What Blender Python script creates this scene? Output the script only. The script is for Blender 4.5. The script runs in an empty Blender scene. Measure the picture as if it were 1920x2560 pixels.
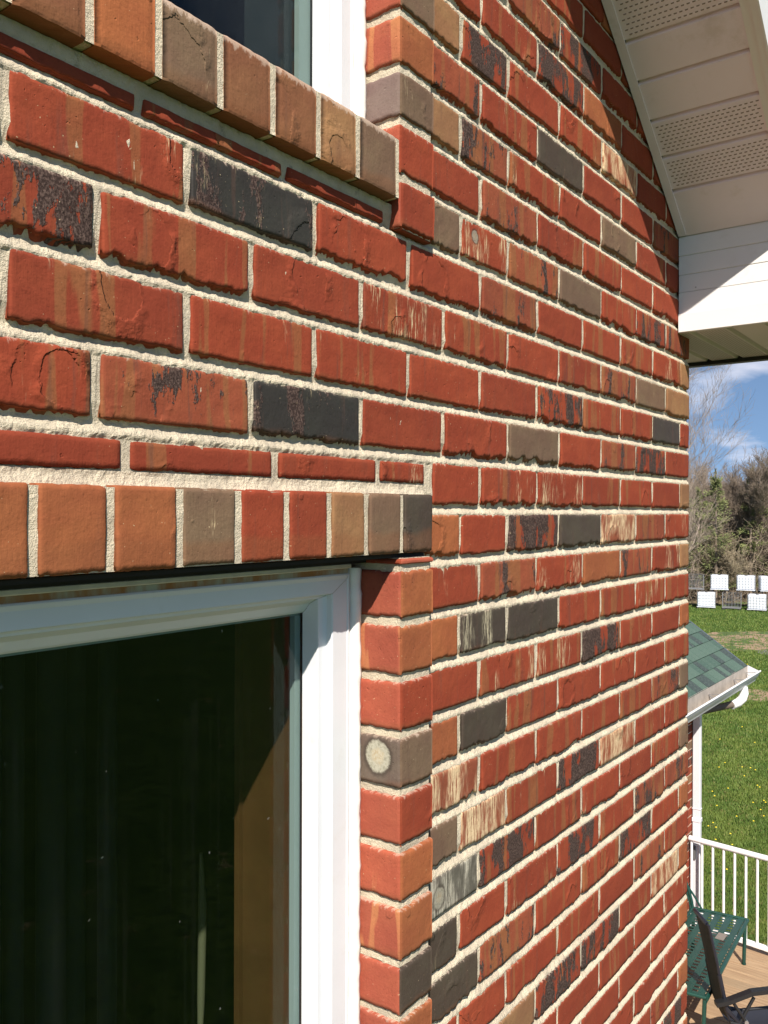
import bpy, math, random
import numpy as np
from mathutils import Vector, Matrix, noise as mn
R = math.radians
S = bpy.context.scene
COL = S.collection

# ------------------------------------------------------------------ camera
CZ = 6.7                       # eye height above the lawn
F_PX, YAW, PIT, ROL = 2140.0, 0.64, -0.0013, 0.0028
cam = bpy.data.cameras.new('camera')
cam.sensor_fit = 'VERTICAL'; cam.sensor_height = 36.0
cam.lens = 36.0 * F_PX / 2560.0
cam.clip_start = 0.02; cam.clip_end = 3000
co = bpy.data.objects.new('camera', cam); COL.objects.link(co); S.camera = co
fw = Vector((math.cos(YAW)*math.cos(PIT), math.sin(YAW)*math.cos(PIT), math.sin(PIT)))
rt = fw.cross(Vector((0, 0, 1))).normalized(); up = rt.cross(fw)
r2 = rt*math.cos(ROL)+up*math.sin(ROL); u2 = -rt*math.sin(ROL)+up*math.cos(ROL)
m = Matrix((r2, u2, -fw)).transposed().to_4x4(); m.translation = Vector((0, 0, CZ))
co.matrix_world = m

# ------------------------------------------------------------------ sky and sun
SUN = Vector((1.31, 1.0, -1.57)).normalized()
EL = math.asin(-SUN.z); AZ = math.atan2(-SUN.x, -SUN.y)
W = bpy.data.worlds.new('World'); S.world = W; W.use_nodes = True
nt = W.node_tree; nd = nt.nodes; lk = nt.links
bg = nd['Background']; bg.inputs[1].default_value = 0.080
sky = nd.new('ShaderNodeTexSky'); sky.sky_type = 'NISHITA'; sky.sun_disc = False
sky.sun_elevation = EL; sky.sun_rotation = AZ % (2*math.pi)
sky.air_density = 1.0; sky.dust_density = 0.0; sky.ozone_density = 3.0
tc = nd.new('ShaderNodeTexCoord'); sp = nd.new('ShaderNodeSeparateXYZ')
lk.new(tc.outputs['Generated'], sp.inputs[0])
# read the clear sky a little higher up than the horizon line, for the deep spring blue of the photo
zz = nd.new('ShaderNodeMath'); zz.operation = 'MAXIMUM'; zz.inputs[1].default_value = 0.0
za = nd.new('ShaderNodeMath'); za.operation = 'ADD'; za.inputs[1].default_value = 0.20
cz_ = nd.new('ShaderNodeCombineXYZ'); vn = nd.new('ShaderNodeVectorMath'); vn.operation = 'NORMALIZE'
lk.new(sp.outputs[2], zz.inputs[0]); lk.new(zz.outputs[0], za.inputs[0])
lk.new(sp.outputs[0], cz_.inputs[0]); lk.new(sp.outputs[1], cz_.inputs[1]); lk.new(za.outputs[0], cz_.inputs[2])
lk.new(cz_.outputs[0], vn.inputs[0]); lk.new(vn.outputs[0], sky.inputs[0])
mx = nd.new('ShaderNodeMath'); mx.operation = 'MAXIMUM'; mx.inputs[1].default_value = 0.03
lk.new(sp.outputs[2], mx.inputs[0])
ad = nd.new('ShaderNodeMath'); ad.operation = 'ADD'; ad.inputs[1].default_value = 0.22
lk.new(mx.outputs[0], ad.inputs[0])
cb = nd.new('ShaderNodeCombineXYZ')
for i in (0, 1):
    dv = nd.new('ShaderNodeMath'); dv.operation = 'DIVIDE'
    lk.new(sp.outputs[i], dv.inputs[0]); lk.new(ad.outputs[0], dv.inputs[1]); lk.new(dv.outputs[0], cb.inputs[i])
cn = nd.new('ShaderNodeTexNoise'); cn.inputs['Scale'].default_value = 1.55; cn.inputs['Detail'].default_value = 8
cn.inputs['Roughness'].default_value = 0.52; cn.inputs['Distortion'].default_value = 0.25
mpw = nd.new('ShaderNodeMapping'); mpw.inputs['Location'].default_value = (3.4, 1.35, 0.3)
lk.new(cb.outputs[0], mpw.inputs[0]); lk.new(mpw.outputs[0], cn.inputs['Vector'])
cr = nd.new('ShaderNodeValToRGB'); cr.color_ramp.elements[0].position = 0.50; cr.color_ramp.elements[1].position = 0.64
cr.color_ramp.elements[1].color = (0.85, 0.85, 0.85, 1)
lk.new(cn.outputs[0], cr.inputs[0])
mix = nd.new('ShaderNodeMix'); mix.data_type = 'RGBA'
mix.inputs['B'].default_value = (7.6, 7.6, 8.4, 1)
lk.new(cr.outputs[0], mix.inputs['Factor']); lk.new(sky.outputs[0], mix.inputs['A'])
lk.new(mix.outputs['Result'], bg.inputs[0])
sl = bpy.data.lights.new('sun', 'SUN'); sl.energy = 4.9; sl.angle = R(0.53); sl.color = (1.0, 0.93, 0.82)
so = bpy.data.objects.new('sun', sl); COL.objects.link(so)
so.rotation_euler = SUN.to_track_quat('-Z', 'Y').to_euler(); so.location = (-20, -15, 40)
S.view_settings.view_transform = 'Standard'; S.view_settings.look = 'None'
S.view_settings.exposure = 0.63; S.view_settings.gamma = 1.0
S.view_settings.use_curve_mapping = False

# ------------------------------------------------------------------ helpers
def link(o, parent=None):
    COL.objects.link(o)
    if parent is not None: o.parent = parent
    return o
def mesh_obj(name, vs, fs, mats, parent=None, loc=(0, 0, 0), smooth=False, mi=None, sm=None):
    me = bpy.data.meshes.new(name)
    me.from_pydata([tuple(v) for v in vs] if not isinstance(vs, np.ndarray) else vs.tolist(), [], fs)
    if not isinstance(mats, (list, tuple)): mats = [mats]
    for q in mats: me.materials.append(q)
    if mi is not None: me.polygons.foreach_set('material_index', mi)
    if sm is not None: me.polygons.foreach_set('use_smooth', sm)
    elif smooth: me.polygons.foreach_set('use_smooth', [True]*len(me.polygons))
    me.update()
    o = bpy.data.objects.new(name, me); o.location = loc
    return link(o, parent)
def thing(name, label, cat, loc=(0, 0, 0), rz=0, group=None):
    o = bpy.data.objects.new(name, None); o.location = loc; o.rotation_euler = (0, 0, rz)
    o['label'] = label; o['category'] = cat
    if group: o['group'] = group
    o.empty_display_size = 0.1
    return link(o)
def tag(o, label=None, cat=None, group=None, kind=None):
    if label: o['label'] = label
    if cat: o['category'] = cat
    if group: o['group'] = group
    if kind: o['kind'] = kind
    return o
class MB:
    def __init__(s): s.v = []; s.f = []; s.mi = []
    def quadbox(s, c, mi=0):               # 8 corners: bottom 4 ccw, top 4 ccw
        b = len(s.v); s.v += [tuple(p) for p in c]
        s.f += [(b, b+3, b+2, b+1), (b+4, b+5, b+6, b+7), (b, b+1, b+5, b+4), (b+1, b+2, b+6, b+5), (b+2, b+3, b+7, b+6), (b+3, b, b+4, b+7)]
        s.mi += [mi]*6
    def box(s, x0, x1, y0, y1, z0, z1, mi=0):
        s.quadbox([(x0, y0, z0), (x1, y0, z0), (x1, y1, z0), (x0, y1, z0), (x0, y0, z1), (x1, y0, z1), (x1, y1, z1), (x0, y1, z1)], mi)
    def bbox(s, x0, x1, y0, y1, z0, z1, e=0.004, mi=0):   # box with bevelled vertical and horizontal rims
        L = [(z0, e), (z0+e, 0), (z1-e, 0), (z1, e)]
        b = len(s.v)
        for z, i in L:
            X0, X1, Y0, Y1 = x0+i, x1-i, y0+i, y1-i
            g = e if i == 0 else 0
            s.v += [(X0+g, Y0, z), (X1-g, Y0, z), (X1, Y0+g, z), (X1, Y1-g, z), (X1-g, Y1, z), (X0+g, Y1, z), (X0, Y1-g, z), (X0, Y0+g, z)] if i == 0 else \
                   [(X0, Y0, z), (X1, Y0, z), (X1, Y0, z), (X1, Y1, z), (X1, Y1, z), (X0, Y1, z), (X0, Y1, z), (X0, Y0, z)]
        for k in range(3):
            for j in range(8):
                a = b+k*8+j; c = b+k*8+(j+1) % 8
                s.f.append((a, c, c+8, a+8)); s.mi.append(mi)
        s.f.append(tuple(b+24+j for j in (0, 2, 4, 6))); s.mi.append(mi)
        s.f.append(tuple(b+j for j in (6, 4, 2, 0))); s.mi.append(mi)
    def tube(s, pts, r, n=8, mi=0, cap=True):
        pts = [Vector(p) for p in pts]
        rr = r if isinstance(r, (list, tuple)) else [r]*len(pts)
        b = len(s.v); pa = None
        for i, p in enumerate(pts):
            d = (pts[min(i+1, len(pts)-1)]-pts[max(i-1, 0)]).normalized()
            if pa is None:
                pa = d.cross(Vector((0, 0, 1)) if abs(d.z) < 0.9 else Vector((1, 0, 0))).normalized()
            else:
                pa = (pa-d*pa.dot(d)).normalized()
            q = d.cross(pa)
            for j in range(n):
                a = 2*math.pi*j/n
                s.v.append(tuple(p+(pa*math.cos(a)+q*math.sin(a))*rr[i]))
        for i in range(len(pts)-1):
            for j in range(n):
                a = b+i*n+j; c = b+i*n+(j+1) % n
                s.f.append((a, c, c+n, a+n)); s.mi.append(mi)
        if cap:
            e = b+(len(pts)-1)*n; c0 = len(s.v)
            s.v += [s.v[b+j] for j in range(n)]+[s.v[e+j] for j in range(n)]
            s.f.append(tuple(c0+n-1-j for j in range(n))); s.mi.append(mi)
            s.f.append(tuple(c0+n+j for j in range(n))); s.mi.append(mi)
    def bar(s, a, b, w, h, upv=(0, 0, 1), mi=0):
        a = Vector(a); b = Vector(b); d = (b-a).normalized(); u = Vector(upv)
        x = d.cross(u).normalized(); u = x.cross(d)
        P = [a-x*w/2-u*h/2, a+x*w/2-u*h/2, b+x*w/2-u*h/2, b-x*w/2-u*h/2]
        s.quadbox([*P, *[p+u*h for p in P]], mi)
    def build(s, name, mats, parent=None, smooth=False, loc=(0, 0, 0)):
        return mesh_obj(name, s.v, s.f, mats, parent, loc, smooth, s.mi)
def strip(profile, p_of, name, mats, parent, smooth=False):
    pass

# ------------------------------------------------------------------ materials
class NT:
    def __init__(s, name):
        s.m = bpy.data.materials.new(name); s.m.use_nodes = True
        s.t = s.m.node_tree; s.n = s.t.nodes; s.l = s.t.links
        s.b = s.n['Principled BSDF']
    def node(s, k, **kw):
        q = s.n.new(k)
        for a, b in kw.items(): setattr(q, a, b)
        return q
    def ins(s, q, i, v):
        if isinstance(v, bpy.types.NodeSocket): s.l.new(v, q.inputs[i])
        elif v is not None: q.inputs[i].default_value = v
    def math(s, op, a, b=None, c=None, clamp=False):
        q = s.node('ShaderNodeMath', operation=op, use_clamp=clamp)
        s.ins(q, 0, a); s.ins(q, 1, b)
        if c is not None: s.ins(q, 2, c)
        return q.outputs[0]
    def vec(s, x, y, z):
        q = s.node('ShaderNodeCombineXYZ'); s.ins(q, 0, x); s.ins(q, 1, y); s.ins(q, 2, z); return q.outputs[0]
    def noise(s, v, sc=1.0, det=3, rough=0.5, dist=0.0, col=False):
        q = s.node('ShaderNodeTexNoise'); s.ins(q, 'Vector', v)
        q.inputs['Scale'].default_value = sc; q.inputs['Detail'].default_value = det
        q.inputs['Roughness'].default_value = rough; q.inputs['Distortion'].default_value = dist
        return q.outputs[1 if col else 0]
    def ramp(s, f, a, b):
        q = s.node('ShaderNodeMapRange'); q.interpolation_type = 'SMOOTHSTEP'
        s.ins(q, 0, f); q.inputs[1].default_value = a; q.inputs[2].default_value = b
        return q.outputs[0]
    def mix(s, f, a, b, mode='MIX'):
        q = s.node('ShaderNodeMix', data_type='RGBA', blend_type=mode); s.ins(q, 'Factor', f)
        s.ins(q, 'A', (*a, 1) if isinstance(a, tuple) and len(a) == 3 else a)
        s.ins(q, 'B', (*b, 1) if isinstance(b, tuple) and len(b) == 3 else b)
        return q.outputs['Result']
    def bump(s, h, strength=0.5, dist=0.001, nrm=None):
        q = s.node('ShaderNodeBump'); q.inputs['Strength'].default_value = strength
        q.inputs['Distance'].default_value = dist; s.ins(q, 'Height', h)
        if nrm is not None: s.ins(q, 'Normal', nrm)
        return q.outputs[0]
    def obj(s):
        return s.node('ShaderNodeTexCoord').outputs['Object']
    def rnd(s):
        return s.node('ShaderNodeObjectInfo').outputs['Random']
    def sep(s, v):
        q = s.node('ShaderNodeSeparateXYZ'); s.ins(q, 0, v); return q.outputs

RED = (0.255, 0.046, 0.0215); TAN = (0.25, 0.105, 0.042); ORG = (0.315, 0.094, 0.037)
BRN = (0.165, 0.098, 0.062); DRK = (0.068, 0.049, 0.037); CRM = (0.66, 0.52, 0.31)
def brick_mat(name, base, flash=0.0, flash_col=TAN, burn=0.0, cream=0.0, creamcol=CRM, cscale=1.0, smoke=0.3, spot=None, spotk=1.0, rough=0.9):
    t = NT(name); P = t.obj(); r = t.rnd(); X, Y, Z = t.sep(P)
    off = t.math('MULTIPLY', r, 37.0)
    u = t.math('ADD', X, Y)                                  # runs on round the corner
    big = t.noise(t.vec(t.math('MULTIPLY', u, 14), off, t.math('MULTIPLY', Z, 20)), 1, 3)
    fine = t.noise(t.vec(t.math('MULTIPLY', u, 260), off, t.math('MULTIPLY', Z, 260)), 1, 4, 0.65)
    c = t.mix(t.ramp(big, 0.35, 0.7), base, tuple(min(1, q*g) for q, g in zip(base, (1.12, 1.22, 1.15))))
    c = t.mix(t.ramp(t.math('FRACT', t.math('MULTIPLY', r, 7.31)), 0.0, 1.0), c, t.mix(1.0, c, (0.84, 0.86, 0.92), 'MULTIPLY'))
    # flashed bands left by the kiln, running down the brick
    if flash > 0:
        b1 = t.noise(t.vec(t.math('MULTIPLY', u, 34), off, t.math('MULTIPLY', Z, 3.5)), 1, 2, 0.45)
        k = 0.64-0.12*flash
        msk = t.ramp(b1, k, k+0.035)
        c = t.mix(t.math('MULTIPLY', msk, t.math('MULTIPLY_ADD', big, 0.9, 0.12, clamp=True)), c, flash_col)
    if smoke > 0:
        b2 = t.noise(t.vec(t.math('MULTIPLY', u, 60), t.math('ADD', off, 9), t.math('MULTIPLY', Z, 5)), 1, 4, 0.6)
        c = t.mix(t.math('MULTIPLY', t.ramp(b2, 0.56, 0.72), smoke), c, (0.10, 0.055, 0.040))
    hb = None
    if burn > 0:
        d = t.noise(t.vec(t.math('MULTIPLY', u, 20), t.math('ADD', off, 5), t.math('MULTIPLY', Z, 6)), 1, 5, 0.7)
        g = t.noise(t.vec(t.math('MULTIPLY', u, 420), off, t.math('MULTIPLY', Z, 300)), 1, 3, 0.7)
        bm = t.ramp(t.math('ADD', d, t.math('MULTIPLY', t.math('SUBTRACT', g, 0.5), 0.10)), 0.57-0.10*burn, 0.59-0.10*burn)
        c = t.mix(bm, c, t.mix(t.ramp(g, 0.42, 0.66), (0.040, 0.024, 0.020), (0.13, 0.085, 0.070)))
        hb = t.math('MULTIPLY', bm, g)
    if cream > 0:
        e = t.noise(t.vec(t.math('MULTIPLY', u, 26*cscale), t.math('ADD', off, 3), t.math('MULTIPLY', Z, 9)), 1, 3, 0.6)
        s_ = t.noise(t.vec(t.math('MULTIPLY', u, 330), off, t.math('MULTIPLY', Z, 26)), 1, 4, 0.75)
        cm = t.math('MULTIPLY', t.ramp(e, 0.62-0.2*cream, 0.74-0.12*cream), t.ramp(s_, 0.56-0.13*cream, 0.66-0.08*cream))
        c = t.mix(t.math('MULTIPLY', cm, 0.9), c, creamcol)
    # tiny pale and dark specks, and mortar haze along the arrises
    sk = t.noise(t.vec(t.math('MULTIPLY', u, 330), t.math('ADD', off, 21), t.math('MULTIPLY', Z, 330)), 1, 1)
    c = t.mix(t.math('MULTIPLY', t.ramp(sk, 0.78, 0.80), 0.6), c, CRM)
    c = t.mix(t.math('MULTIPLY', t.ramp(sk, 0.20, 0.18), 0.6), c, (0.05, 0.02, 0.015))
    ez = t.math('ADD', Z, t.math('MULTIPLY', t.math('SUBTRACT', t.noise(t.vec(t.math('MULTIPLY', u, 120), off, t.math('MULTIPLY', Z, 60)), 1, 5, 0.75), 0.5), 0.034))
    c = t.mix(t.math('MULTIPLY', t.math('MULTIPLY', t.ramp(ez, 0.0330, 0.0376), t.ramp(Z, 0.060, 0.050)), 0.50), c, (0.56, 0.43, 0.34))
    # ochre-brown skin left near the torn lower arris, irregular
    lz = t.math('ADD', Z, t.math('MULTIPLY', t.math('SUBTRACT', big, 0.5), 0.03))
    c = t.mix(t.math('MULTIPLY', t.ramp(lz, -0.022, -0.034), 0.30), c, (0.22, 0.085, 0.035))
    c = t.mix(t.math('MULTIPLY', t.ramp(fine, 0.56, 0.72), 0.32), c, t.mix(1.0, c, (1.5, 1.6, 1.6), 'MULTIPLY'))
    c = t.mix(t.math('MULTIPLY', t.ramp(fine, 0.45, 0.30), 0.42), c, t.mix(1.0, c, (0.55, 0.50, 0.50), 'MULTIPLY'))
    if spot is not None:                                     # round lime bloom
        sx, sz, sr = spot
        dx = t.math('SUBTRACT', u, sx); dz = t.math('MULTIPLY', t.math('SUBTRACT', Z, sz), 0.92)
        dd = t.math('SQRT', t.math('ADD', t.math('MULTIPLY', dx, dx), t.math('MULTIPLY', dz, dz)))
        dd = t.math('ADD', dd, t.math('MULTIPLY', t.math('SUBTRACT', t.noise(t.vec(t.math('MULTIPLY', u, 90), off, t.math('MULTIPLY', Z, 90)), 1, 5, 0.7), 0.5), 0.010))
        c = t.mix(t.math('MULTIPLY', t.ramp(dd, sr*1.35, sr), 0.7), c, (0.05, 0.038, 0.03))
        c = t.mix(t.math('MULTIPLY', t.ramp(dd, sr*1.04, sr*0.84), spotk), c, t.mix(t.ramp(dd, sr*0.62, sr*0.34), t.mix(t.ramp(fine, 0.40, 0.7), (0.42, 0.39, 0.31), (0.26, 0.24, 0.18)), t.mix(t.ramp(fine, 0.35, 0.6), (0.40, 0.32, 0.21), (0.46, 0.41, 0.31))))
    t.l.new(c, t.b.inputs['Base Color'])
    t.b.inputs['Roughness'].default_value = rough
    t.b.inputs['Specular IOR Level'].default_value = 0.18
    pit = t.noise(t.vec(t.math('MULTIPLY', u, 120), off, t.math('MULTIPLY', Z, 120)), 1, 2)
    dent = t.noise(t.vec(t.math('MULTIPLY', u, 24), off, t.math('MULTIPLY', Z, 30)), 1, 2, 0.5, 0.3)
    wire = t.noise(t.vec(t.math('MULTIPLY', u, 420), off, t.math('MULTIPLY', Z, 22)), 1, 2)
    lump = t.noise(t.vec(t.math('MULTIPLY', u, 70), off, t.math('MULTIPLY', Z, 70)), 1, 3, 0.6)
    h = t.math('ADD', t.math('MULTIPLY', fine, 0.42), t.math('MULTIPLY', t.ramp(pit, 0.30, 0.20), -0.8))
    h = t.math('ADD', h, t.math('MULTIPLY', t.ramp(dent, 0.70, 0.76), 0.8))
    h = t.math('ADD', h, t.math('ADD', t.math('MULTIPLY', wire, 0.22), t.math('MULTIPLY', lump, 1.0)))
    if hb is not None: h = t.math('ADD', h, t.math('MULTIPLY', hb, 1.3))
    def hsh(m_): return t.math('FRACT', t.math('MULTIPLY', r, m_))
    wob = t.math('MULTIPLY', t.math('SUBTRACT', t.noise(t.vec(t.math('MULTIPLY', u, 30), off, t.math('MULTIPLY', Z, 30)), 1, 4, 0.6), 0.5), 0.030)
    for (ma, mb_, mc, on) in ((91.7, 57.3, 33.1, 0.72), (143.9, 211.3, 77.7, 0.74)):
        dx = t.math('SUBTRACT', u, t.math('MULTIPLY', t.math('SUBTRACT', hsh(ma), 0.5), 0.20))
        dz = t.math('SUBTRACT', Z, t.math('MULTIPLY', t.math('SUBTRACT', hsh(mb_), 0.5), 0.10))
        ds_ = t.math('ADD', t.math('SQRT', t.math('ADD', t.math('MULTIPLY', dx, dx), t.math('MULTIPLY', t.math('MULTIPLY', dz, dz), 0.5))), wob)
        rr_ = t.math('MULTIPLY_ADD', hsh(mc), 0.024, 0.014)
        q0 = t.math('SUBTRACT', ds_, rr_)
        arc = t.math('MULTIPLY', t.ramp(q0, -0.0016, 0.0004), t.ramp(q0, 0.016, 0.001))
        h = t.math('ADD', h, t.math('MULTIPLY', t.math('MULTIPLY', arc, t.ramp(hsh(ma*3.3), on, on+0.01)), t.math('MULTIPLY', t.ramp(big, 0.42, 0.60), 2.6)))
    t.l.new(t.bump(h, 0.85, 0.0011), t.b.inputs['Normal'])
    return t.m
BM = {
 'R': brick_mat('brick_red', RED, smoke=0.25),
 'F': brick_mat('brick_red_flashed', RED, flash=0.75, smoke=0.45, cream=0.12),
 'M': brick_mat('brick_mottled', (0.25, 0.06, 0.03), flash=1.0, smoke=0.8, burn=0.15),
 'O': brick_mat('brick_orange', ORG, smoke=0.12),
 'T': brick_mat('brick_tan', (0.27, 0.13, 0.062), smoke=0.35),
 'B': brick_mat('brick_brown', BRN, smoke=0.3, cream=0.05),
 'D': brick_mat('brick_dark', DRK, flash=0.0, smoke=0.5, cream=0.07, rough=0.6),
 'N': brick_mat('brick_near_black', (0.036, 0.031, 0.027), smoke=0.4, cream=0.10, burn=0.05, rough=0.55),
 'C': brick_mat('brick_burnt', RED, flash=0.35, burn=1.0, smoke=0.5),
 'S': brick_mat('brick_lime_streaked', RED, flash=0.35, cream=0.62, smoke=0.5),
 'W': brick_mat('brick_lime_washed', (0.27, 0.07, 0.035), cream=1.25, smoke=0.3, creamcol=(0.70, 0.54, 0.33)),
 'X': brick_mat('brick_dark_lime', DRK, cream=0.85, smoke=0.3, creamcol=(0.48, 0.42, 0.29)),
 'Y': brick_mat('brick_dark_bloom', (0.10, 0.085, 0.07), cream=1.15, smoke=0.2, creamcol=(0.50, 0.46, 0.37), spot=(-0.035, 0.0, 0.016), spotk=0.6),
 'G': brick_mat('brick_grey_spot', RED, cream=0.75, smoke=0.3, spot=(-0.035, 0.012, 0.010), spotk=0.55),
 'K': brick_mat('brick_brown_bloom', (0.145, 0.098, 0.075), smoke=0.3, spot=(-0.001, 0.006, 0.0225)),
 'Ob': brick_mat('brick_umber', (0.225, 0.088, 0.042), smoke=0.3),
 'Pk': brick_mat('brick_pink', (0.34, 0.078, 0.045), smoke=0.12),
 'Pf': brick_mat('brick_pink_flashed', (0.35, 0.082, 0.046), flash=1.0, flash_col=(0.46, 0.19, 0.08), smoke=0.15),
 'Pb': brick_mat('brick_mauve', (0.20, 0.13, 0.11), smoke=0.1),
}
def mortar_mat():
    t = NT('mortar'); P = t.obj()
    g = t.noise(P, 900, 3, 0.7); b = t.noise(P, 22, 4); g2 = t.noise(P, 320, 3, 0.6)
    c = t.mix(t.ramp(b, 0.35, 0.7), (0.76, 0.655, 0.49), (0.59, 0.505, 0.385))
    c = t.mix(t.math('MULTIPLY', t.ramp(g, 0.40, 0.24), 0.75), c, (0.17, 0.13, 0.09))
    c = t.mix(t.math('MULTIPLY', t.ramp(b, 0.62, 0.75), 0.25), c, (0.22, 0.20, 0.17))
    c = t.mix(t.math('MULTIPLY', t.ramp(t.noise(P, 60, 5, 0.75), 0.56, 0.72), 0.55), c, (0.26, 0.22, 0.17))
    t.l.new(c, t.b.inputs['Base Color']); t.b.inputs['Roughness'].default_value = 0.95
    t.b.inputs['Specular IOR Level'].default_value = 0.15
    t.l.new(t.bump(t.math('ADD', g, t.math('MULTIPLY', g2, 1.3)), 1.0, 0.0022), t.b.inputs['Normal'])
    return t.m
M_MORTAR = mortar_mat()
def simple(name, col, rough=0.5, metal=0.0, var=0.0, vscale=8.0, bump=0.0, bscale=200, spec=0.5, dirt=None):
    t = NT(name); P = t.obj(); c = (*col, 1)
    if var > 0:
        c = t.mix(t.ramp(t.noise(P, vscale, 5, 0.6), 0.3, 0.7), tuple(q*(1-var) for q in col), tuple(min(1, q*(1+var)) for q in col))
    if dirt:
        c = t.mix(t.math('MULTIPLY', t.ramp(t.noise(P, vscale*3, 6, 0.7), 0.55, 0.75), 0.35), c, dirt)
    t.ins(t.b, 'Base Color', c)
    t.b.inputs['Roughness'].default_value = rough; t.b.inputs['Metallic'].default_value = metal
    t.b.inputs['Specular IOR Level'].default_value = spec
    if bump > 0: t.l.new(t.bump(t.noise(P, bscale, 3), bump, 0.001), t.b.inputs['Normal'])
    return t.m
M_VINYL = simple('white_vinyl', (0.70, 0.71, 0.735), 0.42, var=0.03, vscale=5, bump=0.12, bscale=60, dirt=(0.58, 0.54, 0.48))
M_CAULK = simple('caulk', (0.80, 0.78, 0.75), 0.5, var=0.05, vscale=40, bump=0.4, bscale=90)
M_ALU = simple('white_aluminium', (0.78, 0.77, 0.76), 0.45, var=0.02, vscale=3, dirt=(0.58, 0.54, 0.48))
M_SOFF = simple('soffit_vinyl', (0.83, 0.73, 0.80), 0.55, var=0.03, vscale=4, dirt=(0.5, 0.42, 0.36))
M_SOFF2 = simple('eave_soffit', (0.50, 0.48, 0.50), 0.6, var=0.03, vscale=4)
M_HOLE = simple('vent_slot_dark', (0.26, 0.195, 0.18), 0.9)
M_BLACK = simple('black_steel', (0.012, 0.011, 0.010), 0.8, bump=0.6, bscale=120)
M_SHADETRIM = simple('shaded_trim', (0.02, 0.018, 0.02), 0.5)
M_RAIL = simple('white_railing', (0.80, 0.79, 0.80), 0.35, var=0.01)
M_GUT = simple('gutter_metal', (0.66, 0.665, 0.70), 0.4, var=0.04, vscale=3)
M_GUTIN = simple('gutter_inside', (0.42, 0.37, 0.32), 0.7, var=0.2, vscale=6)
M_GREEN = simple('green_enamel', (0.009, 0.050, 0.039), 0.35, var=0.12, vscale=6, bump=0.1, bscale=80)
M_BLK = simple('black_fabric', (0.006, 0.006, 0.008), 0.7, bump=0.3, bscale=500)
M_PLAST = simple('black_plastic', (0.012, 0.013, 0.015), 0.45)
M_STEELB = simple('blue_black_tube', (0.012, 0.014, 0.024), 0.4)
M_CHROME = simple('worn_steel', (0.45, 0.45, 0.46), 0.35, metal=0.8)
M_CASING = simple('interior_wood', (0.120, 0.048, 0.018), 0.45, var=0.15, vscale=12)
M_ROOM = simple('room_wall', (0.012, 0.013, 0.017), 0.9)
M_CURT = simple('curtain', (0.16, 0.13, 0.08), 0.8)
M_SPACER = simple('glazing_spacer', (0.24, 0.29, 0.29), 0.5)
M_TANK = simple('tote_plastic', (0.74, 0.77, 0.83), 0.5, var=0.03, vscale=2)
M_CAGE = simple('cage_wire', (0.30, 0.30, 0.31), 0.5, metal=0.5)
M_PALLET = simple('dark_pallet', (0.02, 0.02, 0.022), 0.7)
def rust_mat():
    t = NT('rust_stained_flashing'); P = t.obj(); X, Y, Z = t.sep(P)
    n = t.noise(t.vec(t.math('MULTIPLY', X, 22), 0.0, t.math('MULTIPLY', Z, 8)), 1, 4, 0.6)
    c = t.mix(t.ramp(n, 0.36, 0.60), (0.36, 0.36, 0.28), (0.30, 0.13, 0.035))
    t.l.new(c, t.b.inputs['Base Color']); t.b.inputs['Roughness'].default_value = 0.7
    return t.m
M_RUST = rust_mat()
def glass_mat():
    t = NT('window_glass'); t.n.remove(t.b)
    fr = t.node('ShaderNodeFresnel'); fr.inputs[0].default_value = 1.52
    tr = t.node('ShaderNodeBsdfTransparent'); tr.inputs[0].default_value = (0.88, 0.92, 0.90, 1)
    gl = t.node('ShaderNodeBsdfGlossy'); gl.inputs[0].default_value = (0.9, 0.95, 1, 1); gl.inputs['Roughness'].default_value = 0.0
    mx = t.node('ShaderNodeMixShader')
    ge = t.node('ShaderNodeNewGeometry'); ff_ = t.math('SUBTRACT', 1.0, ge.outputs['Backfacing'])
    t.l.new(t.math('MULTIPLY', t.math('MULTIPLY', fr.outputs[0], 0.46), ff_, clamp=True), mx.inputs[0])
    t.l.new(tr.outputs[0], mx.inputs[1]); t.l.new(gl.outputs[0], mx.inputs[2])
    P = t.obj(); df = t.node('ShaderNodeBsdfDiffuse'); df.inputs[0].default_value = (0.5, 0.5, 0.48, 1)
    X, Y, Z = t.sep(P)
    sk = t.ramp(t.noise(P, 95, 1), 0.795, 0.81)            # dust specks and faint run marks on the outer face
    run = t.math('MULTIPLY', t.ramp(t.noise(t.vec(t.math('MULTIPLY', X, 55), 0.0, t.math('MULTIPLY', Z, 1.4)), 1, 3), 0.5, 0.75), 0.007)
    m2 = t.node('ShaderNodeMixShader'); t.l.new(t.math('MULTIPLY', t.math('ADD', t.math('MULTIPLY', sk, 0.16), run), ff_), m2.inputs[0])
    t.l.new(mx.outputs[0], m2.inputs[1]); t.l.new(df.outputs[0], m2.inputs[2])
    t.l.new(m2.outputs[0], t.n['Material Output'].inputs[0])
    return t.m
M_GLASS = glass_mat()

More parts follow.
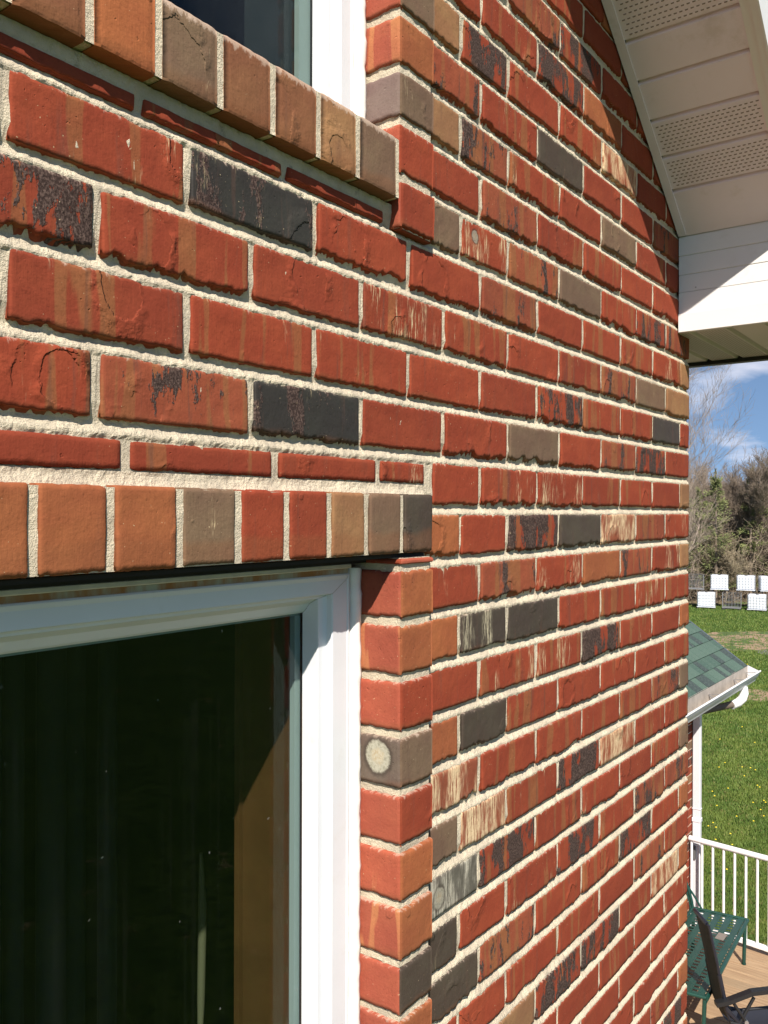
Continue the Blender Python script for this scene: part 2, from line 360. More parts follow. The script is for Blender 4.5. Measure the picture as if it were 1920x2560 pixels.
# ------------------------------------------------------------------ brick geometry
H = 0.0813; S0 = 1.2582; LB = 0.2113; OFFB = -0.0089; CX = 2.3915; D = 0.7334; J = 0.0093
def nz(x, y, z=0.0): return mn.noise(Vector((x, y, z)))
def brick_mesh(w, h, d, seed, cell, side=False, lip=1.0, lipz=None, rot=None):
    tk = 1.0 if h > 0.05 else 0.25
    """front faces -Y at y=0; optional dressed left return face; arrises broken, lower lip torn back."""
    rnd = random.Random(seed)
    sd = seed*3.17 % 97.0
    if lipz is None:
        q_ = rnd.uniform(0.10, 1.25); lipz = (0.0040+0.0034*rnd.random(), 0.0072*q_)
    fr = rnd.uniform(0.7, 1.3)
    cols = []                                             # (x, y, nx, ny, s, side?)
    if side:
        n = max(3, int(d/cell))
        for i in range(n+1):
            cols.append((-w/2, d*(1-i/(n+0.35)), -1, 0, -d*(1-i/(n+0.35)), 1))
        cols.append((-w/2+0.0012, 0.0012, -0.7, -0.7, 0, 1))
        n = max(4, int(w/cell))
        for i in range(n+1):
            cols.append((-w/2+0.004+(w-0.004)*i/n, 0, 0, -1, w*i/n, 0))
    else:
        n = max(5, int(w/cell))
        xs = [0, 0.0016/w]+[i/n for i in range(1, n)]+[1-0.0016/w, 1]
        for i, q in enumerate(xs):
            e = 0.0035 if i in (0, len(xs)-1) else (0.0008 if i in (1, len(xs)-2) else 0)
            cols.append((-w/2+w*q, e, 0, -1, w*q, 0))
    nr = max(3, int((h-0.012)/max(cell, 0.0052))) + 1
    vs = []; NR = nr+6
    for ci, (x, y, nx, ny, s, sdf) in enumerate(cols):
        j1 = nz(s*130*fr, sd, 1.3); j2 = nz(s*30*fr, sd, 5.1)+0.5*nz(s*11, sd, 6.6); j3 = nz(s*290, sd, 8.8); j4 = abs(nz(s*62*fr, sd, 2.9))
        b = lipz[0]+lipz[1]*max(0.0, 0.40+0.9*j2+0.35*j1+0.30*j3-0.9*j4+0.25)
        tz = h/2-0.0004-0.0032*tk*max(0, 0.05+0.7*j1+0.5*j3+1.0*nz(s*30, sd, 3.3)); bz = -h/2+0.0006*j3
        jag = 0.0008*j3
        z_rows = [(bz, 0.0100*lip), (bz+b*0.40, 0.0085*lip+jag), (bz+b*0.90, 0.0060*lip+jag), (bz+b, 0.0003)]
        for k in range(nr):
            q = (k+1)/(nr+0.4)
            z_rows.append((bz+b+(tz-0.003-bz-b)*q, 0))
        z_rows += [(tz-0.0016, 0.0006), (tz, 0.0034)]
        sw = 0.0
        if not side and ci in (0, 1): sw = 0.0011*nz(0, sd, ci)
        for (z, ins) in z_rows:
            wv = 0.0011*nz(s*16, z*22, sd)+0.00045*nz(s*70, z*70, sd)+0.0002*nz(s*200, z*200, sd)
            ins2 = ins+wv
            ex = 0.0007*nz(z*90, sd, 4.0) if ci in (0, len(cols)-1) and not side else 0
            vs.append((x+(-nx)*ins2+ex+sw*0, y+(-ny)*ins2, z))
    fs = []; mi = []; sm = []
    nc = len(cols)
    for i in range(nc-1):
        for k in range(NR-1):
            a = i*NR+k
            fs.append((a, a+NR, a+NR+1, a+1)); mi.append(1 if (side and cols[i][5] and cols[i+1][5]) else 0)
            sm.append(2 < k < NR-2 and not (side and cols[i][5] != cols[i+1][5]))
    # returns to the back, top and bottom
    base = len(vs)
    for (x, y, nx, ny, s, sdf) in cols:
        bx, by = (x, y) if sdf else (x, d)
        if side and sdf: bx, by = (-w/2+0.01, min(d, y+0.01))
        vs.append((bx, by, -h/2)); vs.append((bx, by, h/2))
    for i in range(nc-1):
        a = i*NR; t = a+NR-1; b0 = base+2*i
        fs.append((a+NR, a, b0, b0+2)); mi.append(0); sm.append(False)
        fs.append((t, t+NR, b0+3, b0+1)); mi.append(0); sm.append(False)
    def endcap(i, flip):
        ring = [i*NR+k for k in range(NR)]
        b0 = base+2*i
        fs.append(tuple([b0]+ring+[b0+1]) if flip else tuple([b0+1]+ring[::-1]+[b0])); mi.append(0); sm.append(False)
    if side:
        c = nc-1; vs.append((w/2, d, -h/2)); vs.append((w/2, d, h/2))
        ring = [c*NR+k for k in range(NR)]
        fs.append(tuple([len(vs)-2]+ring+[len(vs)-1])); mi.append(0); sm.append(False)
    else:
        endcap(0, False); endcap(nc-1, True)
    return vs, fs, mi, sm
SEED = [11]
def put_brick(name, X0, X1, Y0, Z0, Z1, kind, parent, depth=0.07, side=None, cell=0.006, lip=1.0, lipz=None, proud=None, oz=0.0):
    SEED[0] += 1; sd = SEED[0]; rr = random.Random(sd)
    w = X1-X0; h = Z1-Z0
    if proud is None: proud = rr.uniform(-0.0010, 0.0012)
    vs, fs, mi, sm = brick_mesh(w, h, depth, sd, cell, side is not None, lip, lipz)
    mats = [BM[kind]] if side is None else [BM[kind], BM[side]]
    if oz: vs = [(a, b_, c-oz) for a, b_, c in vs]
    o = mesh_obj(name, vs, fs, mats, parent, ((X0+X1)/2, Y0-proud, CZ+(Z0+Z1)/2+oz), mi=mi, sm=sm)
    o.rotation_euler = (rr.uniform(-0.004, 0.004), rr.uniform(-0.004, 0.004), 0)
    return o

house = thing('brick_house', 'red brick house wall with two white framed windows filling the picture', 'house')

# mortar: the wall body that the bricks are bedded in
def mortar_sheet(vs, fs, x0, x1, z0, z1, y, cell, amp=0.0011, hole=None, coursed=False):
    nx = max(1, int((x1-x0)/cell)); b = len(vs)
    if coursed:                    # grid lines gathered at the bed joints, struck deeper at their upper edge
        zl = []; k = int(math.floor(z0/H))-1
        while k*H < z1+H:
            for o_, dy in ((-0.0095, -0.0002), (-0.0066, -0.0014), (-0.0048, -0.0018), (-0.0026, -0.0013), (-0.0004, 0.0004), (0.0018, 0.0022), (0.0044, 0.0038), (0.0080, 0.0046), (0.026, 0.0), (0.052, 0.0)):
                if z0 < k*H+o_ < z1: zl.append((k*H+o_, dy))
            k += 1
        zl = [(z0, 0)]+zl+[(z1, 0)]
    else:
        nn = max(1, int((z1-z0)/cell)); zl = [(z0+(z1-z0)*k/nn, 0) for k in range(nn+1)]
    nz_ = len(zl)-1
    for i in range(nx+1):
        x = x0+(x1-x0)*i/nx
        for k in range(nz_+1):
            z, dy_ = zl[k]
            dd = dy_+amp*(nz(x*120, z*120, 2.2)+0.8*nz(x*38, z*46, 7.7)+0.6*nz(x*240, z*240, 1.7))
            vs.append((x, y+dd, CZ+z))
    for i in range(nx):
        for k in range(nz_):
            a = b+i*(nz_+1)+k
            fs.append((a, a+nz_+1, a+nz_+2, a+1))
REC = 0.0027
mv, mf = [], []
mortar_sheet(mv, mf, -1.6, 0.40, -0.055, 0.445, D+REC, 0.008, coursed=True)
mortar_sheet(mv, mf, 0.40, 1.085, -0.055, 0.445, D+REC, 0.0032, amp=0.0017, coursed=True)
mortar_sheet(mv, mf, 1.085, 1.60, -1.30, 1.25, D+REC, 0.0040, amp=0.0017, coursed=True)
mortar_sheet(mv, mf, 1.60, CX-0.003, -2.0, 1.30, D+REC, 0.0060, coursed=True)
mb = MB(); mb.v = mv; mb.f = mf; mb.mi = [0]*len(mf)
# solid body behind the skin (keeps light out), with the two window openings left free
OX0 = -0.42; LXR = 0.9987; UXR = 1.0045
def body(x0, x1, z0, z1, y0=D+REC+0.0050, y1=D+0.30): mb.box(x0, x1, y0, y1, CZ+z0, CZ+z1)
body(1.088, CX-0.004, -CZ+0.01, 1.9); body(-1.6, OX0-0.08, -CZ+0.01, 1.9)
body(OX0-0.08, 1.088, -0.064, 0.445); body(OX0-0.08, 1.088, -CZ+0.01, -1.60)
body(1.02, 1.088, -1.60, -0.064, D+0.02); body(1.03, 1.088, 0.445, 1.9, D+0.02)
mortar_wall = mb.build('brick_wall', M_MORTAR, house)

# jamb piers, lintel and sill beds
def mblock(x0, x1, y0, y1, z0, z1, cell=0.005, amp=0.0009, sides='FL'):
    v, f = [], []
    mortar_sheet(v, f, x0, x1, z0, z1, y0, cell, amp)
    if 'L' in sides:
        b = len(v); ny = max(2, int((y1-y0)/cell)); nz_ = max(1, int((z1-z0)/cell))
        for i in range(ny+1):
            y = y1+(y0-y1)*i/ny
            for k in range(nz_+1):
                z = z0+(z1-z0)*k/nz_
                dd = amp*(nz(y*150, z*130, 2.2)+0.8*nz(y*38, z*46, 7.7)) if i < ny else 0
                if i == ny: dy = amp*(nz(x0*120, z*120, 2.2)+0.8*nz(x0*38, z*46, 7.7)+0.6*nz(x0*240, z*240, 1.7))
                else: dy = 0
                v.append((x0+dd, y+dy, CZ+z))
        for i in range(ny):
            for k in range(nz_):
                a = b+i*(nz_+1)+k; f.append((a, a+nz_+1, a+nz_+2, a+1))
    q = MB(); q.v = v; q.f = f; q.mi = [0]*len(f)
    q.box(x0+0.004, x1, y0+0.004, y1, CZ+z0, CZ+z1)
    return q
YL = D-0.020; YU = D-0.013; YS = D-0.020
pl = mblock(LXR+0.004, 1.0785, YL+0.004, 0.80, -1.58, -0.068).build('lower_jamb_mortar', M_MORTAR, house)
pu = mblock(UXR+0.004, 1.0890, YU+0.004, 0.80, 0.4105, 1.85).build('upper_jamb_mortar', M_MORTAR, house)
lt = mblock(OX0-0.08, 1.0775, YL+0.0028, D+0.02, -0.0605, 0.0225, amp=0.0006, sides='F').build('lintel_mortar', M_MORTAR, house)
sq = mblock(OX0-0.02, 0.9955, YS+0.0030, 0.785, 0.4475, 0.5310, amp=0.0006, sides='F')
sq.build('sill_mortar', M_MORTAR, house)
# thick bedding fillet above the lintel
fv, ff = [], []
mortar_sheet(fv, ff, -0.50, 1.084, 0.0235, 0.0395, D+0.001, 0.0035, 0.0016)
fv = [(x, y-0.005*max(0, (CZ+0.034-z))/0.0105, z) for x, y, z in fv]
mesh_obj('mortar_fillet', fv, ff, M_MORTAR, house)
# steel angle in the gap under the lintel
sb = MB(); sb.box(OX0-0.05, 1.0815, D-0.004, 0.86, CZ-0.0680, CZ-0.0630); sb.box(OX0-0.05, 1.0, 0.7765, 0.7795, CZ-0.0765, CZ-0.0681)
sb.build('steel_lintel', M_BLACK, house)

# ---- coursed bricks, picked out brick by brick from the wall
def xn(n): return S0+n*LB/2+(OFFB if n % 2 else 0)
T = {
 13: {4: 'R', 6: 'R', 7: 'R'},
 12: {0: 'R', 2: 'F', 4: 'R', 6: 'R'},
 11: {-1: 'R', 1: 'M', 3: 'C', 5: 'R', 7: 'R'},
 10: {-2: 'R', 0: 'F', 2: 'C', 4: 'O', 6: 'R', 8: 'R'},
 9: {-3: 'T', -1: 'C', 1: 'F', 3: 'F', 5: 'W', 7: 'R', 9: 'R'},
 8: {-2: 'M', 0: 'F', 2: 'D', 4: 'R', 6: 'R', 8: 'M', 10: 'R'},
 7: {-3: 'T', -1: 'M', 1: 'F', 3: 'R', 5: 'B', 7: 'F', 9: 'R'},
 6: {-2: 'R', 0: 'M', 2: 'F', 4: 'F', 6: 'R', 8: 'R', 10: 'R'},
 5: {-3: 'B', -1: 'G', 1: 'M', 3: 'B', 5: 'F', 7: 'C', 9: 'M'},
 4: {-10: 'F', -8: 'F', -6: 'N', -4: 'R', -2: 'R', 0: 'M', 2: 'R', 4: 'F', 6: 'F', 8: 'S', 10: 'T'},
 3: {-11: 'R', -9: 'C', -7: 'F', -5: 'R', -3: 'S', -1: 'F', 1: 'R', 3: 'F', 5: 'M', 7: 'B', 9: 'T'},
 2: {-10: 'R', -8: 'F', -6: 'F', -4: 'F', -2: 'R', 0: 'R', 2: 'C', 4: 'F', 6: 'F', 8: 'D', 10: 'R'},
 1: {-11: 'F', -9: 'F', -7: 'M', -5: 'N', -3: 'R', -1: 'R', 1: 'B', 3: 'R', 5: 'M', 7: 'C', 9: 'R'},
 0: {-2: 'R', 0: 'S', 2: 'S', 4: 'F', 6: 'F', 8: 'R', 10: 'T'},
 -1: {-3: 'O', -1: 'R', 1: 'C', 3: 'D', 5: 'W', 7: 'M', 9: 'S'},
 -2: {-2: 'S', 0: 'M', 2: 'S', 4: 'O', 6: 'M', 8: 'S', 10: 'T'},
 -3: {-3: 'O', -1: 'X', 1: 'D', 3: 'F', 5: 'F', 7: 'S', 9: 'F'},
 -4: {-2: 'R', 0: 'S', 2: 'S', 4: 'C', 6: 'F', 8: 'R', 10: 'O'},
 -5: {-3: 'O', -1: 'D', 1: 'F', 3: 'R', 5: 'F', 7: 'R', 9: 'F'},
 -6: {-2: 'W', 0: 'F', 2: 'F', 4: 'F', 6: 'F', 8: 'M', 10: 'B'},
 -7: {-3: 'B', -1: 'W', 1: 'F', 3: 'C', 5: 'W', 7: 'F', 9: 'F'},
 -8: {-2: 'Y', 0: 'C', 2: 'F', 4: 'F', 6: 'R', 8: 'F', 10: 'B'},
 -9: {-3: 'D', -1: 'R', 1: 'F', 3: 'C', 5: 'F', 7: 'M', 9: 'M'},
 -10: {-2: 'D', 0: 'M', 2: 'F', 4: 'F', 6: 'C', 8: 'F', 10: 'O'},
 -11: {-3: 'R', -1: 'R', 1: 'F', 3: 'F', 5: 'R', 7: 'M', 9: 'F'},
 -12: {-2: 'R', 0: 'T', 2: 'C', 4: 'C', 6: 'F', 8: 'W', 10: 'O'},
 -13: {-3: 'R', -1: 'F', 1: 'R', 3: 'R', 5: 'F', 7: 'R', 9: 'S'},
 -14: {0: 'R', 2: 'F', 4: 'R', 6: 'R', 8: 'R', 10: 'O'},
 -15: {1: 'F', 3: 'R', 5: 'R', 7: 'R', 9: 'R'},
 -16: {2: 'R', 4: 'F', 6: 'R', 8: 'F', 10: 'O'},
 -17: {3: 'F', 5: 'R', 7: 'R', 9: 'C'},
 -18: {4: 'R', 6: 'F', 8: 'R', 10: 'O'},
}
nb = 0
for k in sorted(T, reverse=True):
    for n, kd in sorted(T[k].items()):
        a = xn(n); b = xn(n+2) if n+2 <= 10 else CX
        x0 = a+J/2; x1 = b-J/2
        if n+2 > 10: x1 = CX
        if k <= -1 or k >= 5:                       # beside the window piers
            lim = 1.0845 if k <= -1 else 1.0950
            if n <= -3:
                x0 = lim; x1 = 1.1945-J/2
            elif n == -1:
                x0 = 1.1945+J/2
            elif n == -2: x0 = lim
        elif k == 0 and n == -2: x0 = 1.1125
        rj = random.Random(k*100+n)
        x0 += rj.uniform(-0.0015, 0.0015) if n > -3 else 0; x1 += rj.uniform(-0.0015, 0.0015) if n < 9 else 0
        put_brick('brick', x0, x1, D, k*H+J/2, (k+1)*H-J/2, kd, mortar_wall, cell=0.0036 if n < 0 else (0.0048 if n < 4 else 0.0075))
        nb += 1
# cut courses above the lintel and under the upper sill
for (x0, x1, kd) in [(0.33, 0.5385, 'R'), (0.5495, 0.7575, 'F'), (0.7685, 0.9660, 'R'), (0.9775, 1.0900, 'S')]:
    put_brick('cut_brick', x0, x1, D, 0.0400, 0.0725, kd, mortar_wall, cell=0.006, lip=0.5, lipz=(0.001, 0.002))
for (x0, x1, kd) in [(0.35, 0.5550, 'R'), (0.5665, 0.7730, 'F'), (0.7850, 0.9820, 'R')]:
    put_brick('cut_brick', x0, x1, D, 0.4125, 0.4300, kd, mortar_wall, cell=0.006, lip=0.4, lipz=(0.001, 0.002))
for i in range(4):
    a = 0.3190-0.2110*i
    put_brick('cut_brick', a-0.2010, a, D, 0.0400, 0.0725, 'RFRR'[i], mortar_wall, cell=0.008, lip=0.5, lipz=(0.001, 0.002))
    put_brick('cut_brick', a-0.1810, a+0.0190, D, 0.4125, 0.4300, 'FRRR'[i], mortar_wall, cell=0.008, lip=0.4, lipz=(0.001, 0.002))
# lintel course of brick ends
for i in range(10): put_brick('lintel_brick', 0.3490-0.0820*(i+1)+0.0045, 0.3490-0.0820*i-0.0045, YL, -0.0610, 0.0250, 'OROBROTROR'[i], mortar_wall, depth=0.03, lip=0.3, lipz=(0.001, 0.0015), cell=0.006, oz=0.016)
LJ = [0.3490, 0.4305, 0.5127, 0.5981, 0.6831, 0.7632, 0.8427, 0.9209, 1.0035, 1.0870]
for i, kd in enumerate(['O', 'O', 'O', 'B', 'R', 'R', 'T', 'B', 'D']):
    x1 = LJ[i+1]-0.0045 if i < 8 else 1.0819
    put_brick('lintel_brick', LJ[i]+0.0045, x1, YL, -0.0610, 0.0250, kd, mortar_wall, depth=0.03, lip=0.3, lipz=(0.001, 0.0015), cell=0.004, oz=0.016)
# sill course, tops weathered back
def sill_brick(x0, x1, kd):
    SEED[0] += 1; sd = SEED[0]*1.7; n = 12; v = []; f = []; sm = []
    prof = [(0.072, -0.0435), (0.004, -0.0435), (0.0008, -0.0425), (0, -0.040)]
    prof += [(0, -0.040+0.0125*i) for i in range(1, 7)]
    prof += [(0.0006, 0.0405), (0.004, 0.0435), (0.03, 0.0475), (0.070, 0.054)]
    w = x1-x0; NR = len(prof)
    for i in range(n+1):
        q = i/n; e = 0.0022 if i in (0, n) else 0
        for (y, z) in prof:
            wv = 0.0008*nz(q*3, z*30, sd)+0.0004*nz(q*14, z*90, sd)
            v.append((-w/2+w*q, y+e+wv, z+0.0007*nz(q*9, sd, z)))
    for i in range(n):
        for k in range(NR-1):
            a = i*NR+k; f.append((a, a+NR, a+NR+1, a+1)); sm.append(3 <= k < NR-4)
    f.append(tuple(range(NR-1, -1, -1))); f.append(tuple(n*NR+k for k in range(NR))); sm += [False, False]
    return mesh_obj('sill_brick', v, f, [BM[kd]], mortar_wall, ((x0+x1)/2, YS, CZ+0.4895), sm=sm)
for i in range(9): sill_brick(0.3230-0.0820*(i+1)+0.005, 0.3230-0.0820*i-0.005, ['Ob', 'O', 'B', 'Ob', 'T', 'O', 'Ob', 'B', 'O'][i])
SJ = [0.3230, 0.4050, 0.4883, 0.5696, 0.6546, 0.7379, 0.8202, 0.9005, 0.9920]
for i, kd in enumerate(['Ob', 'Ob', 'O', 'B', 'Ob', 'Ob', 'T', 'B']):
    sill_brick(SJ[i]+0.0050, SJ[i+1]-0.0050 if i < 7 else 0.9872, kd)
# pier bricks at the two window edges, dressed on the front and in the reveal
jl = [-0.0815, -0.1606, -0.2419, -0.3234, -0.4061, -0.4889, -0.5682, -0.6535, -0.7317]
while jl[-1] > -1.55: jl.append(jl[-1]-0.0813)
front = ['O', 'O', 'R', 'B', 'R', 'O', 'O', 'D', 'O', 'R', 'O', 'R', 'B', 'R', 'O', 'R', 'O', 'O']
sidek = ['Pk', 'Pf', 'Pk', 'K', 'Pk', 'Pf', 'Pf', 'Pk', 'Pk', 'Pk', 'Pf', 'Pk', 'Pk', 'Pk', 'Pk', 'Pk', 'Pk', 'Pk']
put_brick('jamb_brick', LXR, 1.0819, YL, -0.0770, -0.0685, 'Pk', mortar_wall, depth=0.09, side='R', cell=0.005, lip=0.2, lipz=(0.0005, 0.001))
for i in range(len(jl)-1):
    put_brick('jamb_brick', LXR, 1.0819, YL, jl[i+1]+J/2, jl[i]-J/2, front[i % 18], mortar_wall, depth=0.095, side=sidek[i % 18], cell=0.005, lip=0.55, lipz=(0.002, 0.003))
ju = [0.4040, 0.4836, 0.5656, 0.6430, 0.7231]
while ju[-1] < 1.80: ju.append(ju[-1]+0.0813)
fu = ['R', 'R', 'B', 'O', 'B', 'R', 'O', 'R', 'O', 'R', 'O', 'R', 'O', 'R', 'O', 'R', 'O', 'R']
su = ['Pk', 'Pk', 'Pb', 'Pf', 'Pk', 'Pk', 'Pf', 'Pk', 'Pk', 'Pf', 'Pk', 'Pk', 'Pk', 'Pk', 'Pf', 'Pk', 'Pk', 'Pk']
for i in range(len(ju)-1):
    put_brick('jamb_brick', UXR, 1.0925, YU, ju[i]+J/2, ju[i+1]-J/2, fu[i % 18], mortar_wall, depth=0.095, side=su[i % 18], cell=0.005, lip=0.7, lipz=(0.002, 0.004))
# masonry past the picture's edges, joined
ob = MB()
OKS = ['R', 'F', 'M', 'C', 'B', 'D', 'O', 'S']; rob = random.Random(77)
def rough_brick(x0, x1, y0, y1, z0, z1): ob.bbox(x0, x1, y0, y1, CZ+z0, CZ+z1, 0.002, rob.choice([0, 0, 0, 0, 1, 1, 1, 2, 3, 4, 5, 6, 7]))
for k in range(-60, 24):
    z0 = k*H+J/2; z1 = (k+1)*H-J/2
    for n in range(-27 if k % 2 else -26, 11, 2):
        a = xn(n)+J/2; b = min(xn(n+2)-J/2, CX)
        if k in T and n in T[k]: continue
        if 0 <= k <= 5 and b > 0.33: continue
        if b > OX0-0.08 and a < 1.095:
            if 1 <= k <= 4:
                b = min(b, xn(-11)-J/2) if k % 2 else min(b, xn(-10)-J/2)
                if b-a < 0.03: continue
            elif b > 1.12 and (k < 0 or k > 5): a = 1.096
            elif a < OX0-0.10: b = OX0-0.09
            elif z1 > -1.61: continue
        if k >= 12 and a > 1.5 and z1 > 0.7303+0.72*(2.2822-a)+0.05: continue
        rough_brick(a, b, D, D+0.07, z0, z1)
for k in range(-60, 8):                                # the gable's return wall, round the corner
    for n in range(0, 26):
        y0 = D+0.075+0.2032*n+(0.1 if k % 2 else 0)
        rough_brick(CX-0.065, CX, y0+J/2, y0+0.2032-J/2, k*H+J/2, (k+1)*H-J/2)
ro = ob.build('outer_bricks', [BM[q_] for q_ in OKS], house); ro['kind'] = 'stuff'
bw = MB(); bw.box(CX-0.30, CX-0.0045, D+0.05, 6.0, 0.01, CZ+0.60); bw.build('side_wall_mortar', M_MORTAR, house)

# ------------------------------------------------------------------ windows
def window(zt, zb, xr, xl, corners_top, prof, hx):
    """swept frame; prof = list of (inset from the right edge, y, inset from head)"""
    w = bpy.data.objects.new('window', None); w.empty_display_size = 0.1; link(w, house)
    def ring(a, b, name, mat, smooth=False):
        v = []; f = []
        for (i, y, t) in prof[a:b+1]:
            X1 = xr-i; X0 = xl+i; Z1 = zt-t; Z0 = zb+i*0.9
            v += [(X0, y, CZ+Z0), (X1, y, CZ+Z0), (X1, y, CZ+Z1), (X0, y, CZ+Z1)]
        V2 = []
        for j in range(4):                       # four mitred lengths with hairline gaps at the corners
            b0 = len(V2)
            for k in range(b-a+1):
                p = Vector(v[k*4+j]); q = Vector(v[k*4+(j+1) % 4]); d_ = (q-p).normalized()*0.00035
                V2 += [tuple(p+d_), tuple(q-d_)]
            for k in range(b-a): f.append((b0+2*k, b0+2*k+1, b0+2*k+3, b0+2*k+2))
        v = V2
        return mesh_obj(name, v, f, mat, w, smooth=False)
    return w, ring
prof_lo = [(0.0, 0.7925, 0.0), (0.0232, 0.7895, 0.0200), (0.0240, 0.7910, 0.0207), (0.0245, 0.7880, 0.0215), (0.0280, 0.7868, 0.0235), (0.0300, 0.7885, 0.0290),
           (0.0610, 0.7885, 0.0480), (0.0625, 0.7905, 0.0490), (0.0630, 0.7985, 0.0498), (0.0660, 0.7995, 0.0520), (0.0800, 0.7995, 0.0545),
           (0.0806, 0.8015, 0.0550), (0.0812, 0.8150, 0.0625), (0.0816, 0.8240, 0.0735), (0.0818, 0.8280, 0.0766)]
wl, ring = window(-0.0700, -1.56, LXR, OX0, None, prof_lo, 0)
ring(2, 8, 'frame', M_VINYL); ring(8, 14, 'sash', M_VINYL)
b = MB(); b.box(OX0+0.08, LXR-0.0815, 0.8280, 0.8320, CZ-1.50, CZ-0.1460)
b.build('glass_pane', M_GLASS, wl)
b = MB()
for (x0, x1, z0, z1) in [(LXR-0.0930, LXR-0.0815, -1.46, -0.1505), (OX0+0.082, OX0+0.094, -1.46, -0.1505), (OX0+0.082, LXR-0.0815, -0.1500, -0.1462), (OX0+0.082, LXR-0.0815, -1.4735, -1.4605)]:
    b.box(x0, x1, 0.8330, 0.8420, CZ+z0, CZ+z1)
b.build('glazing_spacer', M_SPACER, wl)
b = MB(); b.box(OX0+0.08, LXR-0.0815, 0.8430, 0.8465, CZ-1.50, CZ-0.1460); b.build('inner_pane', M_GLASS, wl)
# head flashing: pale strip and the rust stained strip under the steel
b = MB(); b.bbox(OX0+0.002, LXR-0.024, 0.7840, 0.7900, CZ-0.0835, CZ-0.0768, 0.0012); b.build('head_trim', simple('aged_trim', (0.55, 0.50, 0.42), 0.6, var=0.12, vscale=30), wl)
b = MB(); b.box(OX0+0.002, LXR-0.026, 0.7895, 0.7935, CZ-0.0945, CZ-0.0836); b.build('rusty_flashing', M_RUST, wl)
def caulk(xc, yc, z0, z1, r, seed, parent):
    n = 150; pts = []; rr = []
    for i in range(n+1):
        z = z0+(z1-z0)*i/n
        pts.append((xc+0.0016*nz(z*26, seed), yc+0.0008*nz(z*31, seed, 2), CZ+z)); rr.append(r*(1+0.22*nz(z*60, seed, 4)))
    q = MB(); q.tube(pts, rr, 8); return q.build('caulk', M_CAULK, parent, smooth=True)
caulk(LXR-0.0105, 0.7915, -1.55, -0.084, 0.0115, 3.1, wl)
caulk(LXR-0.0035, 0.7890, -1.55, -0.086, 0.0050, 9.1, wl)
prof_up = [(a*0.85 if a > 0.03 else a, y, c) for a, y, c in prof_lo]
wu, ring = window(1.95, 0.4900, UXR, OX0, None, prof_up, 0)
ring(2, 8, 'frame', M_VINYL); ring(8, 14, 'sash', M_VINYL)
b = MB(); b.box(OX0+0.068, UXR-0.0692, 0.8280, 0.8320, CZ+0.56, CZ+1.87); b.build('glass_pane', M_GLASS, wu)
b = MB()
for (x0, x1, z0, z1) in [(UXR-0.0930, UXR-0.0692, 0.576, 1.84), (OX0+0.070, OX0+0.093, 0.576, 1.84), (OX0+0.070, UXR-0.0692, 0.562, 0.5755), (OX0+0.070, UXR-0.0692, 1.841, 1.853)]:
    b.box(x0, x1, 0.8330, 0.8420, CZ+z0, CZ+z1)
b.build('glazing_spacer', M_SPACER, wu)
b = MB(); b.box(OX0+0.068, UXR-0.0692, 0.8430, 0.8465, CZ+0.56, CZ+1.87); b.build('inner_pane', M_GLASS, wu)
caulk(UXR-0.0105, 0.7905, 0.53, 1.9, 0.0125, 5.7, wu)
caulk(UXR-0.0035, 0.7885, 0.53, 1.9, 0.0055, 15.7, wu)
# rooms behind the glass
b = MB(); RZ0, RZ1 = -1.9, 2.1
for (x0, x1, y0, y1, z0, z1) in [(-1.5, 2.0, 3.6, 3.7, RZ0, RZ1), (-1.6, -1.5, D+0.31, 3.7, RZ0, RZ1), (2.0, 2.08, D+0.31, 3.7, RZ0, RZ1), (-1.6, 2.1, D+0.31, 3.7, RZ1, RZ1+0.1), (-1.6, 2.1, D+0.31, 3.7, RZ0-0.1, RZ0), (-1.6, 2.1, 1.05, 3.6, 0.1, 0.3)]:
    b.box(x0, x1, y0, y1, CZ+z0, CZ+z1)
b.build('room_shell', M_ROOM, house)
b = MB()
b.box(0.936, 0.950, 0.8500, 0.9790, CZ-1.55, CZ-0.10); b.box(OX0+0.04, OX0+0.055, 0.8370, 0.979, CZ-1.55, CZ-0.10)
b.box(OX0+0.04, 0.950, 0.8500, 0.9790, CZ-0.0995, CZ-0.085); b.box(0.928, 0.9355, 0.9680, 0.9790, CZ-1.55, CZ-0.1)
b.build('interior_jamb', M_CASING, wl)
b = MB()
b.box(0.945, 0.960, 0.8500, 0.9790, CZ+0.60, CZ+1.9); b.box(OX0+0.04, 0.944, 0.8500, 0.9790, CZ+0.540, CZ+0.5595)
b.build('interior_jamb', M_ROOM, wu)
b = MB(); b.tube([(1.008, 1.15, CZ-0.98), (1.012, 1.15, CZ-0.86), (1.015, 1.15, CZ-0.70), (1.011, 1.15, CZ-0.60)], [0.002, 0.007, 0.008, 0.003], 8)
b.build('curtain_edge', M_CURT, wl, smooth=True)
b = MB()
for i in range(7): b.tube([(0.926-0.055*i, 1.30+0.02*(i % 2), CZ-1.6), (0.926-0.055*i, 1.30+0.02*(i % 2), CZ-0.05)], 0.017+0.004*(i % 3), 8)
b.build('dark_drape', simple('dark_drape', (0.009, 0.010, 0.013), 0.9, var=0.3, vscale=3), wl, smooth=True)

